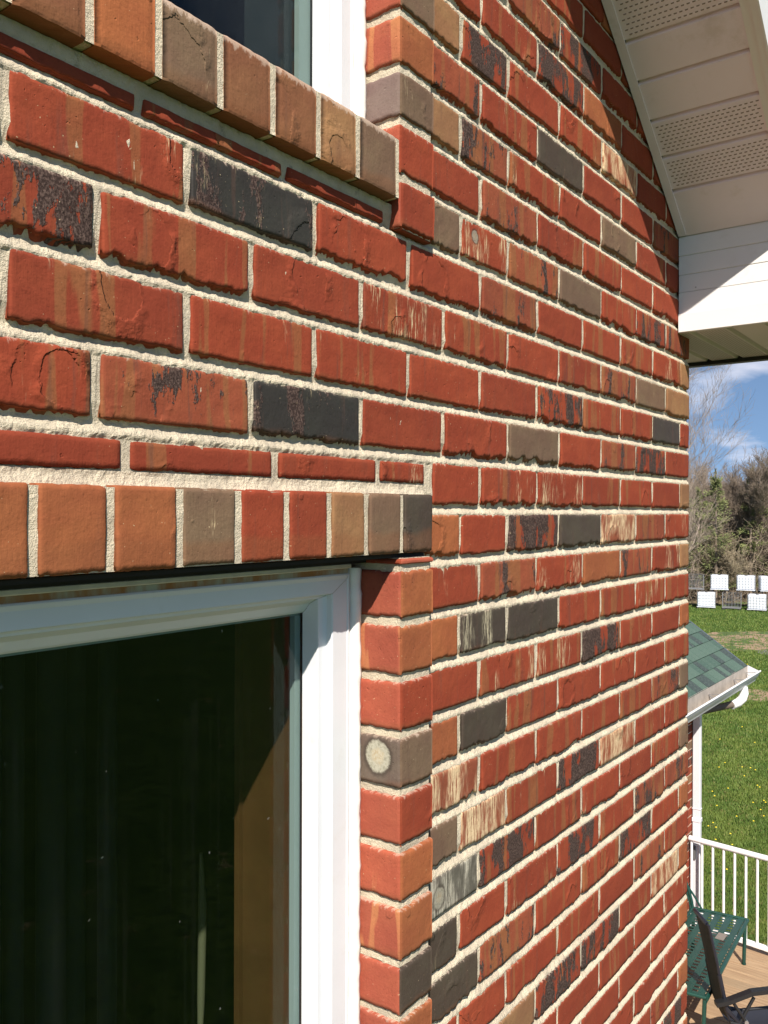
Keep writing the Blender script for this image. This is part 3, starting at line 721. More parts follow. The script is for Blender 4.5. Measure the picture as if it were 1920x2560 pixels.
# ------------------------------------------------------------------ gable overhang (rake soffit)
RS = 0.72
def rz(x): return 0.7303+RS*(2.2822-x)                   # height of the soffit at x
rn = math.hypot(1, RS); ux, uz = 1/rn, -RS/rn           # along the rake, downwards
nx_, nz_u = RS/rn, 1/rn                                  # outward normal (up)
def rp(t, y, h=0.0):                                     # t metres down the rake from x=1.2
    x = 1.2+t*ux+h*nx_; z = rz(1.2)+t*uz+h*nz_u
    return (x, y, CZ+z)
def rbox(q, t0, t1, y0, y1, h0, h1):
    q.quadbox([rp(t0, y0, h0), rp(t1, y0, h0), rp(t1, y1, h0), rp(t0, y1, h0), rp(t0, y0, h1), rp(t1, y0, h1), rp(t1, y1, h1), rp(t0, y1, h1)])
eave = bpy.data.objects.new('gable_overhang', None); link(eave, house)
YI, YO = 0.4665, 0.446
q = MB(); rbox(q, -0.9, 1.335, D-0.0235, D-0.0035, -0.003, 0.001); rbox(q, -0.9, 1.335, D-0.006, D-0.0035, 0.001, 0.022)
q.build('wall_channel', M_SOFF, eave)
q = MB(); rbox(q, -0.9, 1.335, YO+0.001, YI, -0.004, 0.0); rbox(q, -0.9, 1.335, YO-0.012, YO, -0.012, 0.16); rbox(q, -0.9, 1.335, YO-0.018, YO-0.0125, -0.016, -0.004)
q.build('rake_fascia', M_ALU, eave)
tb = [(x-1.2)*rn for x in (1.0, 1.0848, 1.1674, 1.2500, 1.3326, 1.4152, 1.4980, 1.5890, 1.6719, 1.7560, 1.8463, 1.9263, 2.0087, 2.0902, 2.1700, 2.2890)]
vent = {1: 0, 2: 0, 3: 0, 4: 1, 5: 1, 6: 0, 7: 0, 8: 1, 9: 1, 10: 1, 11: 0, 12: 0, 13: 1, 14: 1}
vent[9] = 1; vent[8] = 1
kinds = [1, 1, 0, 0, 1, 1, 0, 0, 1, 1, 0, 0, 1, 1, 0]
# panel order seen from the wall corner upward: plain strip, vented, vented, plain, plain, vented, vented
kinds = {14: 0, 13: 1, 12: 1, 11: 0, 10: 0, 9: 1, 8: 1, 7: 0, 6: 0, 5: 1, 4: 1, 3: 0, 2: 0, 1: 1, 0: 1}
ho = MB()
for i in range(15):
    t0, t1 = tb[i], tb[i+1]; q = MB()
    Y0, Y1 = YI-0.002, D-0.022
    prof = [(t0, 0.0105), (t0+0.003, 0.0105), (t0+0.0065, 0.001), (t0+0.010, 0.0), (t1-0.004, 0.0), (t1-0.0005, 0.0105), (t1, 0.0105)]
    n = len(q.v)
    for (t, h) in prof: q.v += [rp(t, Y0, h), rp(t, Y1, h)]
    for j in range(len(prof)-1):
        a = 2*j; q.f.append((a, a+2, a+3, a+1)); q.mi.append(0)
    q.build('soffit_panel', M_SOFF, eave)
    if kinds[i]:
        rows = 8
        for r_ in range(rows):
            tt = t0+0.019+(t1-t0-0.032)*r_/(rows-1)
            yy = Y0+0.010+(0.0055 if r_ % 2 else 0)
            while yy < Y1-0.008:
                w2 = 0.0036
                a = len(ho.v)
                ho.v += [rp(tt-0.0011, yy-w2, -0.0003), rp(tt-0.0011, yy+w2, -0.0003), rp(tt+0.0011, yy+w2*0.8, -0.0014), rp(tt+0.0011, yy-w2*0.8, -0.0014)]
                ho.f.append((a, a+1, a+2, a+3)); ho.mi.append(0)
                yy += 0.0118
hs = ho.build('vent_slots', M_HOLE, eave); hs['kind'] = 'stuff'
q = MB(); rbox(q, -0.9, 1.95, YO-0.04, D+0.5, 0.17, 0.19); rbox(q, -0.9, 1.36, YI, D-0.002, 0.02, 0.03)
q.build('roof_deck', simple('roof_underlay', (0.05, 0.05, 0.05), 0.9), eave)
# eave return: boxed white aluminium at the gable corner
er = bpy.data.objects.new('eave_return', None); link(er, house)
XB = 2.2890; ZT, ZB = 0.7265, 0.4745
q = MB()
steps = [(ZB, 0.0), (ZB+0.0015, -0.0015), (0.5240, -0.0035), (0.5250, 0.0008), (0.5790, 0.0008), (0.5796, 0.0060), (0.5805, 0.0060), (0.5812, 0.0012), (0.6240, 0.0012), (0.6262, 0.0036), (0.6278, 0.0006), (0.6745, 0.0006), (0.6765, 0.0030), (0.6782, -0.0006), (ZT, -0.0006)]
for (z, o_) in steps: q.v += [(XB+o_, YO-0.02, CZ+z), (XB+o_, D-0.0025, CZ+z)]
for j in range(len(steps)-1):
    a = 2*j; q.f.append((a, a+1, a+3, a+2)); q.mi.append(0)
q.build('return_face', M_ALU, er)
q = MB(); q.box(XB+0.004, XB+0.012, YO-0.02, D-0.003, CZ+ZB+0.001, CZ+ZT); q.box(XB+0.004, 2.86, YO-0.022, YO-0.0205, CZ+ZB, CZ+ZT+0.0); q.box(XB+0.002, 2.86, YO-0.02, D-0.003, CZ+ZT-0.004, CZ+ZT+0.0035)
q.build('return_box', M_ALU, er)
q = MB(); q.tube([(XB-0.0012, 0.6870, CZ+0.5890), (XB+0.0008, 0.6870, CZ+0.5890)], 0.0018, 8); q.build('nail_head', M_CHROME, er)
# eave soffit of the side wall, panels running out from the wall
es = bpy.data.objects.new('side_eave', None); link(es, house)
hv = MB(); yy = YO-0.02; idx = 0; ys = []
while yy < 5.0:
    ys.append(yy); yy += 0.0915
for i in range(len(ys)-1):
    q = MB(); y0, y1 = ys[i], ys[i+1]
    X0, X1 = (XB+0.001 if y0 < D else CX+0.004), 2.775
    prof = [(y0, 0.010), (y0+0.005, 0.0), (y1-0.012, 0.0), (y1-0.006, 0.010), (y1, 0.010)]
    for (y, h) in prof: q.v += [(X0, y, CZ+ZB+h), (X1, y, CZ+ZB+h)]
    for j in range(4):
        a = 2*j; q.f.append((a, a+2, a+3, a+1)); q.mi.append(0)
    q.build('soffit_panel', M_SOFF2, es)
    if i < 9 and i % 3 != 1:
        x = X0+0.02
        while x < X1-0.02:
            y = y0+0.012
            while y < y1-0.018:
                a = len(hv.v); e = 0.0016
                hv.v += [(x-e, y-e, CZ+ZB-0.0006), (x-e, y+e, CZ+ZB-0.0006), (x+e, y+e, CZ+ZB-0.0006), (x+e, y-e, CZ+ZB-0.0006)]
                hv.f.append((a, a+1, a+2, a+3)); hv.mi.append(0); y += 0.0075
            x += 0.0085
hh = hv.build('vent_holes', simple('vent_hole_soft', (0.16, 0.15, 0.12), 0.9), es); hh['kind'] = 'stuff'
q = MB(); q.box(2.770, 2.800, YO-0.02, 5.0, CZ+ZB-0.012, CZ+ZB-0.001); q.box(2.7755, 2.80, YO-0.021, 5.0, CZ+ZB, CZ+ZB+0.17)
q.build('shaded_eave_trim', M_SHADETRIM, es)  # near-black colour paints in the shade on the fascia's return lip
q = MB(); q.box(2.803, 2.92, YO-0.02, 5.0, CZ+ZB+0.02, CZ+ZB+0.15); q.build('eave_gutter', M_ALU, es)

# ------------------------------------------------------------------ ground
def ground_mat():
    t = NT('lawn'); P = t.obj()
    a = t.noise(P, 0.35, 5, 0.6); b_ = t.noise(P, 3.5, 5, 0.65); c_ = t.noise(P, 38, 4, 0.7)
    c = t.mix(t.ramp(a, 0.35, 0.65), (0.050, 0.095, 0.016), (0.082, 0.130, 0.024))
    c = t.mix(t.ramp(b_, 0.40, 0.66), c, (0.034, 0.068, 0.012))
    c = t.mix(t.math('MULTIPLY', t.ramp(t.noise(P, 1.1, 6, 0.7), 0.60, 0.70), 0.8), c, (0.25, 0.19, 0.09))
    c = t.mix(t.math('MULTIPLY', t.ramp(c_, 0.5, 0.7), 0.5), c, (0.12, 0.17, 0.035))
    t.l.new(c, t.b.inputs['Base Color']); t.b.inputs['Roughness'].default_value = 0.95
    t.b.inputs['Specular IOR Level'].default_value = 0.1
    t.l.new(t.bump(t.math('ADD', c_, b_), 0.8, 0.03), t.b.inputs['Normal'])
    return t.m
M_LAWN = ground_mat()
n = 64; gv = [(0, 0, 0)]+[(900*math.cos(2*math.pi*i/n), 900*math.sin(2*math.pi*i/n), 0) for i in range(n)]
g = mesh_obj('ground', gv, [(0, i+1, (i+1) % n+1) for i in range(n)], M_LAWN); g['kind'] = 'structure'
def at(px, d):                                           # a spot on the lawn: bearing given by photo column, distance along the view axis
    v = fw*1.0+r2*((px-960)/F_PX); v = v*(d)
    return (v.x, v.y)
def sheet(name, pts, z, mat, seed=0):
    o = mesh_obj(name, [(x, y, z) for x, y in pts], [tuple(range(len(pts)))], mat); o['kind'] = 'structure'; return o
def patch_mat(name, c1, c2, thr):
    t = NT(name); P = t.obj()
    n1 = t.noise(P, 0.9, 6, 0.7); n2 = t.noise(P, 9, 4, 0.7)
    c = t.mix(t.ramp(n2, 0.35, 0.7), c1, c2)
    c = t.mix(t.ramp(n1, thr, thr+0.05), c, (0.065, 0.105, 0.022))
    t.l.new(c, t.b.inputs['Base Color']); t.b.inputs['Roughness'].default_value = 0.95
    t.l.new(t.bump(n2, 0.8, 0.03), t.b.inputs['Normal'])
    return t.m
def blob(cx, d, wpx, dd, seed, n=40):
    pts = []
    for i in range(n):
        a = 2*math.pi*i/n; k = 1+0.25*mn.noise(Vector((math.cos(a)*1.5, math.sin(a)*1.5, seed)))
        pts.append(at(cx+wpx*math.cos(a)*k, d+dd*math.sin(a)*k))
    return pts
M_DIRT = patch_mat('bare_earth', (0.34, 0.235, 0.145), (0.22, 0.15, 0.09), 0.47)
sheet('dirt_track', blob(1900, 44.5, 190, 3.6, 1.0), 0.006, M_DIRT)
sheet('bare_patch', blob(1895, 31.2, 46, 1.1, 2.0), 0.006, M_DIRT)
sheet('gravel_path', blob(1985, 40.8, 95, 0.9, 3.0), 0.012, patch_mat('gravel', (0.20, 0.19, 0.18), (0.11, 0.10, 0.10), 0.60))
# grass blades and dandelions in the stretch of lawn in view
rg = random.Random(5)
def grass():
    N = 90000; v = []; f = []
    rs = np.random.RandomState(4)
    ypx = 1500+rs.rand(N)**0.9*900
    d = CZ*F_PX/(ypx-1280+2); px = 1690+rs.rand(N)*300
    k = (px-960)/F_PX
    vx = (fw.x+r2.x*k)*d; vy = (fw.y+r2.y*k)*d
    sz = 0.035+0.0011*d+0.02*rs.rand(N); an = rs.rand(N)*6.283
    wd = 0.004+0.00045*d; ln = (rs.rand(N)-0.5)*0.9*sz; ln2 = (rs.rand(N)-0.5)*0.9*sz
    keep = ~(((d > 41.3) & (d < 47.6) & (rs.rand(N) < 0.8)) | ((d > 30.3) & (d < 32.2) & (px > 1850) & (rs.rand(N) < 0.7)))
    d, px, vx, vy, sz, an, wd, ln, ln2 = [q_[keep] for q_ in (d, px, vx, vy, sz, an, wd, ln, ln2)]; N = len(d)
    V = np.zeros((N, 3, 3))
    V[:, 0, 0] = vx-np.cos(an)*wd; V[:, 0, 1] = vy-np.sin(an)*wd
    V[:, 1, 0] = vx+np.cos(an)*wd; V[:, 1, 1] = vy+np.sin(an)*wd
    V[:, 2, 0] = vx+ln; V[:, 2, 1] = vy+ln2; V[:, 2, 2] = sz
    me = bpy.data.meshes.new('grass')
    me.vertices.add(N*3); me.vertices.foreach_set('co', V.reshape(-1))
    me.loops.add(N*3); me.loops.foreach_set('vertex_index', np.arange(N*3))
    me.polygons.add(N); me.polygons.foreach_set('loop_start', np.arange(0, N*3, 3)); me.polygons.foreach_set('loop_total', np.full(N, 3))
    t = NT('grass_blade'); P = t.obj(); a = t.noise(P, 0.9, 4, 0.6); b_ = t.noise(P, 12, 2)
    c = t.mix(t.ramp(a, 0.35, 0.65), (0.072, 0.128, 0.017), (0.130, 0.180, 0.030))
    c = t.mix(t.math('MULTIPLY', t.ramp(b_, 0.58, 0.68), 0.7), c, (0.24, 0.20, 0.07))
    t.l.new(c, t.b.inputs['Base Color']); t.b.inputs['Roughness'].default_value = 0.7
    me.materials.append(t.m); me.update(); me.validate()
    o = bpy.data.objects.new('grass', me); link(o)
    tag(o, 'short green lawn grass stretching away beyond the deck', 'grass', kind='stuff')
grass()
q = MB()
for i in range(48):
    y = 1290+rg.random()**0.7*1000
    if rg.random() < 0.55 and y < 2150: y = rg.choice([1930, 1975, 2015, 2070])+rg.gauss(0, 12); px = rg.uniform(1765, 1925)
    else: y = rg.uniform(1660, 2250); px = rg.uniform(1760, 1960)
    d = CZ*F_PX/(y-1280); x0, y0 = at(px, d); r_ = 0.014+0.0004*d; a = len(q.v)
    for j in range(6): q.v.append((x0+r_*math.cos(j*1.047), y0+r_*math.sin(j*1.047), 0.10))
    q.v.append((x0, y0, 0.10+r_*0.8))
    for j in range(6): q.f.append((a+j, a+(j+1) % 6, a+6)); q.mi.append(0)
    q.bar((x0, y0, 0), (x0, y0, 0.1), 0.004, 0.004, (1, 0, 0), 1)
o = q.build('dandelions', [simple('dandelion_yellow', (0.75, 0.56, 0.02), 0.6), simple('stem_green', (0.07, 0.14, 0.03), 0.7)])
tag(o, 'yellow dandelion heads dotted over the lawn', 'dandelions', kind='stuff')

# ------------------------------------------------------------------ lower wing: wall, green shingle roof, gutter, downspouts
wing = thing('house_wing', 'single storey brick wing with green shingle roof and white gutter beyond the corner', 'house wing', (0, 0, 0))
WY = 2.574; WX1 = 8.555
b = MB(); b.box(3.2, WX1-0.004, WY+0.0045, WY+0.25, 0, CZ-1.70); ww = b.build('wall', M_MORTAR, wing)
def wingmesh(w, h):
    q = MB(); q.bbox(-w/2, w/2, 0, 0.06, -h/2, h/2, 0.002); return q
protos = {}
rw = random.Random(3); cnt = 0
ob = MB()
for k in range(0, 61):
    z0 = k*H+0.005; z1 = (k+1)*H-0.005; x = WX1
    first = True
    while x > 7.0:
        wd = 0.095 if (first and k % 2) else 0.2025
        x0 = x-wd
        if first and cnt < 122 and k > 5:
            key = ('h' if wd < 0.1 else 's')
            if key not in protos:
                protos[key] = wingmesh(wd-0.002, z1-z0)
            kd = rw.choice('RRRFFTCB')
            o = protos[key].build('brick', BM[kd], ww, loc=((x+x0)/2, WY, (z0+z1)/2)) ; cnt += 1
        else:
            ob.box(x0+0.001, x-0.001, WY, WY+0.06, z0, z1, rw.choice([0, 0, 0, 1, 1, 2, 3]))
        x = x0-0.0105; first = False
o = ob.build('further_bricks', [BM['R'], BM['F'], BM['M'], BM['C']], ww); o['kind'] = 'stuff'
# roof
XR = 10.0; EY, EZ = 2.445, -1.707; ps = math.atan2(0.4387, 0.6125)
def rf(x, s, h=0.0): return (x, EY+s*math.cos(ps)-h*math.sin(ps), CZ+EZ+s*math.sin(ps)+h*math.cos(ps))
q = MB(); q.quadbox([rf(3.5, 0, -0.03), rf(XR-0.01, 0, -0.03), rf(XR-0.01, 3.0, -0.03), rf(3.5, 3.0, -0.03), rf(3.5, 0, -0.001), rf(XR-0.01, 0, -0.001), rf(XR-0.01, 3.0, -0.001), rf(3.5, 3.0, -0.001)])
def shingle_mat():
    t = NT('green_shingle'); P = t.obj(); r = t.rnd()
    g_ = t.noise(P, 60, 4, 0.7); X, Y, Z = t.sep(P)
    c = t.mix(r, (0.038, 0.080, 0.062), (0.070, 0.120, 0.092))
    c = t.mix(t.ramp(t.math('FRACT', t.math('MULTIPLY', r, 13.7)), 0.72, 0.74), c, (0.030, 0.045, 0.045))
    c = t.mix(t.math('MULTIPLY', t.ramp(g_, 0.4, 0.7), 0.5), c, (0.12, 0.16, 0.135))
    t.l.new(c, t.b.inputs['Base Color']); t.b.inputs['Roughness'].default_value = 0.95
    t.l.new(t.bump(t.noise(P, 500, 2), 0.8, 0.002), t.b.inputs['Normal'])
    return t.m
M_SH = shingle_mat()
roof = q.build('roof', M_SH, wing)
rw = random.Random(8); ns = 0; far = MB()
for c_ in range(14):
    x = XR+0.012
    while x > 5.6:
        wd = rw.choice([0.10, 0.15, 0.19, 0.24, 0.13]); x0 = x-wd
        th = 0.010 if rw.random() < 0.5 else 0.006
        s0, s1 = c_*0.1506-0.012, c_*0.1506+0.165
        P8 = [rf(x0+0.002, s0, 0.001), rf(x-0.002, s0, 0.001), rf(x-0.002, s1, 0.001), rf(x0+0.002, s1, 0.001),
              rf(x0+0.002, s0, 0.006+th), rf(x-0.002, s0, 0.006+th), rf(x-0.002, s1, 0.003), rf(x0+0.002, s1, 0.003)]
        if c_ < 9 and x > 7.4 and ns < 290:
            q = MB(); c0 = Vector(P8[0]); q.quadbox([Vector(p)-c0 for p in P8]); q.build('shingle', M_SH, roof, loc=c0); ns += 1
        else: far.quadbox(P8)
        x = x0
o = far.build('further_shingles', M_SH, roof); o['kind'] = 'stuff'
q = MB(); q.bar(rf(XR+0.004, -0.01, -0.012), rf(XR+0.004, 3.0, -0.012), 0.02, 0.05); q.build('rake_trim', simple('slate_trim', (0.10, 0.12, 0.15), 0.5), roof)
# gutter: open K profile
gx0, gx1 = 6.2, 10.03
pf = [(2.4330, -1.700), (2.4330, -1.865), (2.352, -1.865), (2.3420, -1.840), (2.3250, -1.815), (2.3050, -1.780), (2.3050, -1.752), (2.2960, -1.748), (2.2950, -1.762)]
q = MB()
for (y, z) in pf: q.v += [(gx0, y, CZ+z), (gx1, y, CZ+z)]
for (y, z) in pf[:7]: q.v += [(gx0, y+(0.002 if y < 2.43 else -0.002), CZ+z+0.002), (gx1, y+(0.002 if y < 2.43 else -0.002), CZ+z+0.002)]
for j in range(len(pf)-1):
    a = 2*j; q.f.append((a, a+2, a+3, a+1)); q.mi.append(0)
for j in range(6):
    a = 2*(len(pf)+j); q.f.append((a, a+1, a+3, a+2)); q.mi.append(1)
q.f.append(tuple(2*j+1 for j in range(7))); q.mi.append(0)
gut = q.build('gutter', [M_GUT, M_GUTIN], wing)
q = MB(); q.tube([(gx0, 2.300, CZ-1.752), (gx1+0.004, 2.300, CZ-1.752)], 0.0105, 8); q.build('lip', M_RAIL, gut, smooth=True)
for x in (7.55, 8.55, 9.45, 9.95):
    q = MB(); q.bar((x, 2.30, CZ-1.757), (x, 2.431, CZ-1.772), 0.012, 0.006); q.bar((x, 2.431, CZ-1.774), (x+0.002, 2.36, CZ-1.83), 0.010, 0.004); q.build('gutter_hanger', M_CHROME, gut)
q = MB(); q.box(gx0, XR, 2.4345, 2.452, CZ-1.87, CZ-1.713); q.box(gx0, XR-0.02, 2.4525, WY+0.30, CZ-1.873, CZ-1.861); q.build('fascia', M_ALU, wing)
ds = MB()
ds.bbox(8.495, 8.552, 2.492, 2.566, 0.1, CZ-1.868, 0.006)
dsp = ds.build('downspout', M_GUT, wing)
q = MB(); q.bbox(8.490, 8.557, 2.487, 2.570, CZ-3.02, CZ-2.98, 0.003); q.build('pipe_band', M_GUT, dsp)
q = MB(); q.bbox(8.490, 8.556, 2.488, 2.570, CZ-2.895, CZ-2.888, 0.002); q.build('pipe_joint', M_GUT, dsp)
q = MB(); q.box(8.478, 8.494, 2.53, 2.566, CZ-3.38, CZ-3.25); q.build('pipe_bracket', simple('grey_clip', (0.12, 0.12, 0.12), 0.6), dsp)
q = MB()
q.tube([(9.60, 2.37, CZ-1.866), (9.60, 2.36, CZ-1.93), (9.57, 2.37, CZ-1.985), (9.50, 2.40, CZ-2.02), (9.42, 2.44, CZ-2.035)], [0.046]*5, 12)
q.build('elbow', M_RAIL, wing, smooth=True)
q = MB(); q.tube([(9.44, 2.435, CZ-2.03), (8.80, 2.76, CZ-2.07)], 0.036, 10); q.build('drain_pipe', simple('brown_pipe', (0.13, 0.10, 0.08), 0.6), wing, smooth=True)

# ------------------------------------------------------------------ deck with railing
DZ = CZ-4.05
def deck_mat():
    t = NT('deck_wood'); P = t.obj(); X, Y, Z = t.sep(P); r = t.rnd()
    g_ = t.noise(t.vec(t.math('MULTIPLY', X, 60), t.math('MULTIPLY', Y, 2.5), t.math('MULTIPLY', r, 30)), 1, 5, 0.6)
    c = t.mix(t.ramp(g_, 0.3, 0.7), (0.28, 0.175, 0.10), (0.40, 0.275, 0.165))
    c = t.mix(t.math('MULTIPLY', t.ramp(t.math('FRACT', t.math('MULTIPLY', r, 5.3)), 0.5, 1.0), 0.6), c, (0.26, 0.19, 0.12))
    t.l.new(c, t.b.inputs['Base Color']); t.b.inputs['Roughness'].default_value = 0.8
    t.l.new(t.bump(g_, 0.4, 0.002), t.b.inputs['Normal'])
    return t.m
M_DECK = deck_mat()
deck = thing('wooden_deck', 'tan wooden deck of narrow boards below the house corner', 'deck', (0, 0, DZ))
nbd = 42
bm_ = MB(); bm_.bbox(-0.0675, 0.0675, -3.0, 2.55, -0.028, 0, 0.003)
bme = None
for i in range(nbd):
    x = 8.40-0.14*i
    if x < 2.7: break
    if bme is None:
        o = bm_.build('board', M_DECK, deck, loc=(x, 0, 0)); bme = o.data
    else:
        o = bpy.data.objects.new('board', bme); o.location = (x, 0, 0); link(o, deck)
q = MB(); q.box(2.66, 8.45, -3.0, -2.96, -0.25, -0.03); q.box(8.478, 8.515, -3.0, 2.55, -0.24, -0.004); q.build('rim_joist', simple('dark_joist', (0.10, 0.07, 0.045), 0.8), deck)
q = MB()
for x in (8.40, 5.6, 2.8):
    for y in (-2.85, -0.2, 2.4): q.box(x-0.06, x+0.06, y-0.06, y+0.06, -DZ, -0.03)
q.build('deck_posts', simple('post_wood', (0.16, 0.11, 0.07), 0.8), deck)
rail = thing('deck_railing', 'white metal railing with upright pickets along the deck edge', 'railing', (0, 0, DZ))
def rx(y): return 8.335+0.105*(y-1.84)
q = MB(); q.tube([(rx(2.566), 2.566, 0.895), (rx(-2.9), -2.9, 0.895)], 0.026, 10); q.build('top_rail', M_RAIL, rail, smooth=True)
q = MB(); q.bar((rx(2.566), 2.566, 0.075), (rx(-2.9), -2.9, 0.075), 0.032, 0.040); q.build('bottom_rail', M_RAIL, rail)
pm = None; y = 2.545
while y > -2.9:
    if pm is None:
        q = MB(); q.tube([(0, 0, 0.0952), (0, 0, 0.872)], 0.0125, 8); o = q.build('picket', M_RAIL, rail, smooth=True); pm = o.data; o.location = (rx(y), y, 0)
    else:
        o = bpy.data.objects.new('picket', pm); o.location = (rx(y), y, 0); link(o, rail)
    y -= 0.1022
for y in (-0.65, -2.9):
    q = MB(); q.box(rx(y)+0.03, rx(y)+0.08, y-0.025, y+0.025, 0.002, 0.95); q.build('rail_post', M_RAIL, rail)

# green strap bench
bench = thing('garden_bench', 'dark green metal strap bench standing on the deck beside the railing', 'bench', (0, 0, DZ))
A_, B_, C_, D_ = Vector((8.03, 2.42, 0.40)), Vector((8.089, 1.957, 0.40)), Vector((6.60, 1.885, 0.40)), Vector((6.54, 2.36, 0.40))
def bq(u, v, dz=0): return A_.lerp(B_, v).lerp(D_.lerp(C_, v), u)+Vector((0, 0, dz))
nL = 26
for i in range(nL):
    q = MB(); u = 0.03+0.94*i/(nL-1); w_ = 0.0135/1.49
    q.quadbox([bq(u-w_, 0.0, -0.002), bq(u+w_, 0.0, -0.002), bq(u+w_, 1, -0.002), bq(u-w_, 1, -0.002), bq(u-w_, 0.0, 0), bq(u+w_, 0.0, 0), bq(u+w_, 1, 0), bq(u-w_, 1, 0)][::1])
    q.build('strap', M_GREEN, bench)
for v in (0.10, 0.30, 0.50, 0.70, 0.90):
    q = MB(); w_ = 0.026/0.47
    q.quadbox([bq(0, v-w_, 0.001), bq(1, v-w_, 0.001), bq(1, v+w_, 0.001), bq(0, v+w_, 0.001), bq(0, v-w_, 0.003), bq(1, v-w_, 0.003), bq(1, v+w_, 0.003), bq(0, v+w_, 0.003)])
    q.build('long_strap', M_GREEN, bench)
q = MB(); q.tube([bq(0, 0, 0), bq(0, 1, 0)], 0.014, 8); q.tube([bq(0, 1, -0.005), bq(1, 1, -0.005)], 0.019, 8); q.tube([bq(1, 1, 0), bq(1, 0, 0)], 0.014, 8); q.tube([bq(1, 0, 0), bq(0, 0, 0)], 0.014, 8)
q.tube([bq(0.0, 0.96, -0.07), bq(1, 0.96, -0.07)], 0.010, 6)
q.build('seat_frame', M_GREEN, bench, smooth=True)
for (u, v) in ((0.01, 0.97), (0.99, 0.97), (0.01, 0.03), (0.99, 0.03)):
    p = bq(u, v); q = MB(); q.tube([p, Vector((p.x+(0.0 if u < .5 else -0.02), p.y+0.01, 0.012))], 0.0165, 8); q.tube([Vector((p.x, p.y+0.01, 0.012)), Vector((p.x, p.y+0.01, 0.002))], 0.020, 8)
    q.build('leg', M_GREEN, bench, smooth=True)
# backrest leaning away from the seat, with a curved end
def bk(u, t, o=0.0): 
    p = bq(u, 0); return Vector((p.x, p.y+0.04*t+0.10*t*t, 0.40+0.36*t+o))
for i in range(13):
    q = MB(); u = 0.04+0.92*i/12
    for j in range(4):
        q.bar(bk(u, j/4), bk(u, (j+1)/4), 0.034, 0.003, (0, -1, 0.3))
    q.build('back_strap', M_GREEN, bench)
q = MB(); q.tube([bk(0, t/6) for t in range(7)], 0.015, 8); q.tube([bk(u/10, 1) for u in range(11)], 0.016, 8); q.tube([bk(1, t/6) for t in range(7)], 0.015, 8)
q.tube([bq(0, 0.18, 0.0), bk(0, 0.12)+Vector((0.01, -0.03, 0.05)), bk(0.0, 0.55)], 0.010, 8)
q.build('back_frame', M_GREEN, bench, smooth=True)
q = MB(); q.box(7.56, 7.68, 2.02, 2.09, 0.404, 0.409); o = q.build('grey_tag', simple('grey_tag', (0.20, 0.17, 0.15), 0.7), None, loc=(0, 0, DZ))
tag(o, 'small flat grey plate lying on the green bench seat', 'plate')

# folding lounge chair
lounger = thing('folding_lounge_chair', 'black folding lounge chair with curved armrest standing nearest on the deck', 'lounge chair', (0, 0, DZ))
fd = Vector((0.62, -0.785, 0)).normalized(); la = Vector((0.785, 0.62, 0)).normalized()
O = Vector((6.49, 1.80, -0.05))
def ch(l, f_, z): return O+la*l+fd*f_+Vector((0, 0, z))
q = MB()
bp = [(-0.055, 1.075), (-0.040, 1.06), (0.025, 0.78), (0.085, 0.45), (0.12, 0.37)]
NL = 7
for li in range(NL):
    l = 0.01+0.20*li/(NL-1); sag = 0.02*math.sin(math.pi*li/(NL-1))
    for (f_, z) in bp: q.v.append(tuple(ch(l, f_-sag, z)))
for li in range(NL-1):
    for k in range(len(bp)-1):
        a = li*5+k; q.f.append((a, a+5, a+6, a+1)); q.mi.append(0)
n0 = len(q.v); q.v += [tuple(Vector(p)-fd*0.006) for p in q.v[:n0]]
q.f += [tuple(i+n0 for i in f_[::-1]) for f_ in q.f]; q.mi += [0]*(len(q.f)-len(q.mi))
q.build('back_fabric', M_BLK, lounger, smooth=True)
q = MB()
for l in (0, 0.22):
    q.tube([ch(l, f_, z) for f_, z in bp], 0.011, 8)
q.tube([ch(0, -0.055, 1.075), ch(0.05, -0.070, 1.09), ch(0.17, -0.070, 1.09), ch(0.22, -0.055, 1.075)], 0.016, 8)
q.tube([ch(0.0, 0.04, 0.70), ch(-0.01, 0.09, 0.45), ch(0.03, 0.32, 0.20), ch(0.04, 0.46, 0.07)], 0.017, 8)
q.tube([ch(0.22, 0.04, 0.70), ch(0.22, 0.09, 0.45), ch(0.20, 0.32, 0.20), ch(0.19, 0.46, 0.07)], 0.017, 8)
q.build('back_frame', M_STEELB, lounger, smooth=True)
q = MB(); q.bbox(-0.05, 0.55, -0.03, 0.03, 0, 0.03, 0.008)
NL2 = 6
q = MB(); sp_ = [(0.12, 0.345), (0.30, 0.305), (0.55, 0.325), (0.68, 0.31), (0.86, 0.24)]
for li in range(NL2):
    l = 0.01+0.20*li/(NL2-1); sag = 0.02*math.sin(math.pi*li/(NL2-1))
    for (f_, z) in sp_: q.v.append(tuple(ch(l, f_, z-sag)))
for li in range(NL2-1):
    for k in range(4):
        a = li*5+k; q.f.append((a, a+5, a+6, a+1)); q.mi.append(0)
q.build('seat_fabric', simple('navy_mesh', (0.018, 0.020, 0.030), 0.6, bump=0.5, bscale=300), lounger, smooth=True)
q = MB()
for l in (0, 0.22): q.tube([ch(l, f_, z+0.004) for f_, z in sp_], 0.013, 8)
q.tube([ch(0, 0.86, 0.24), ch(0.22, 0.86, 0.24)], 0.013, 8)
q.build('seat_frame', M_PLAST, lounger, smooth=True)
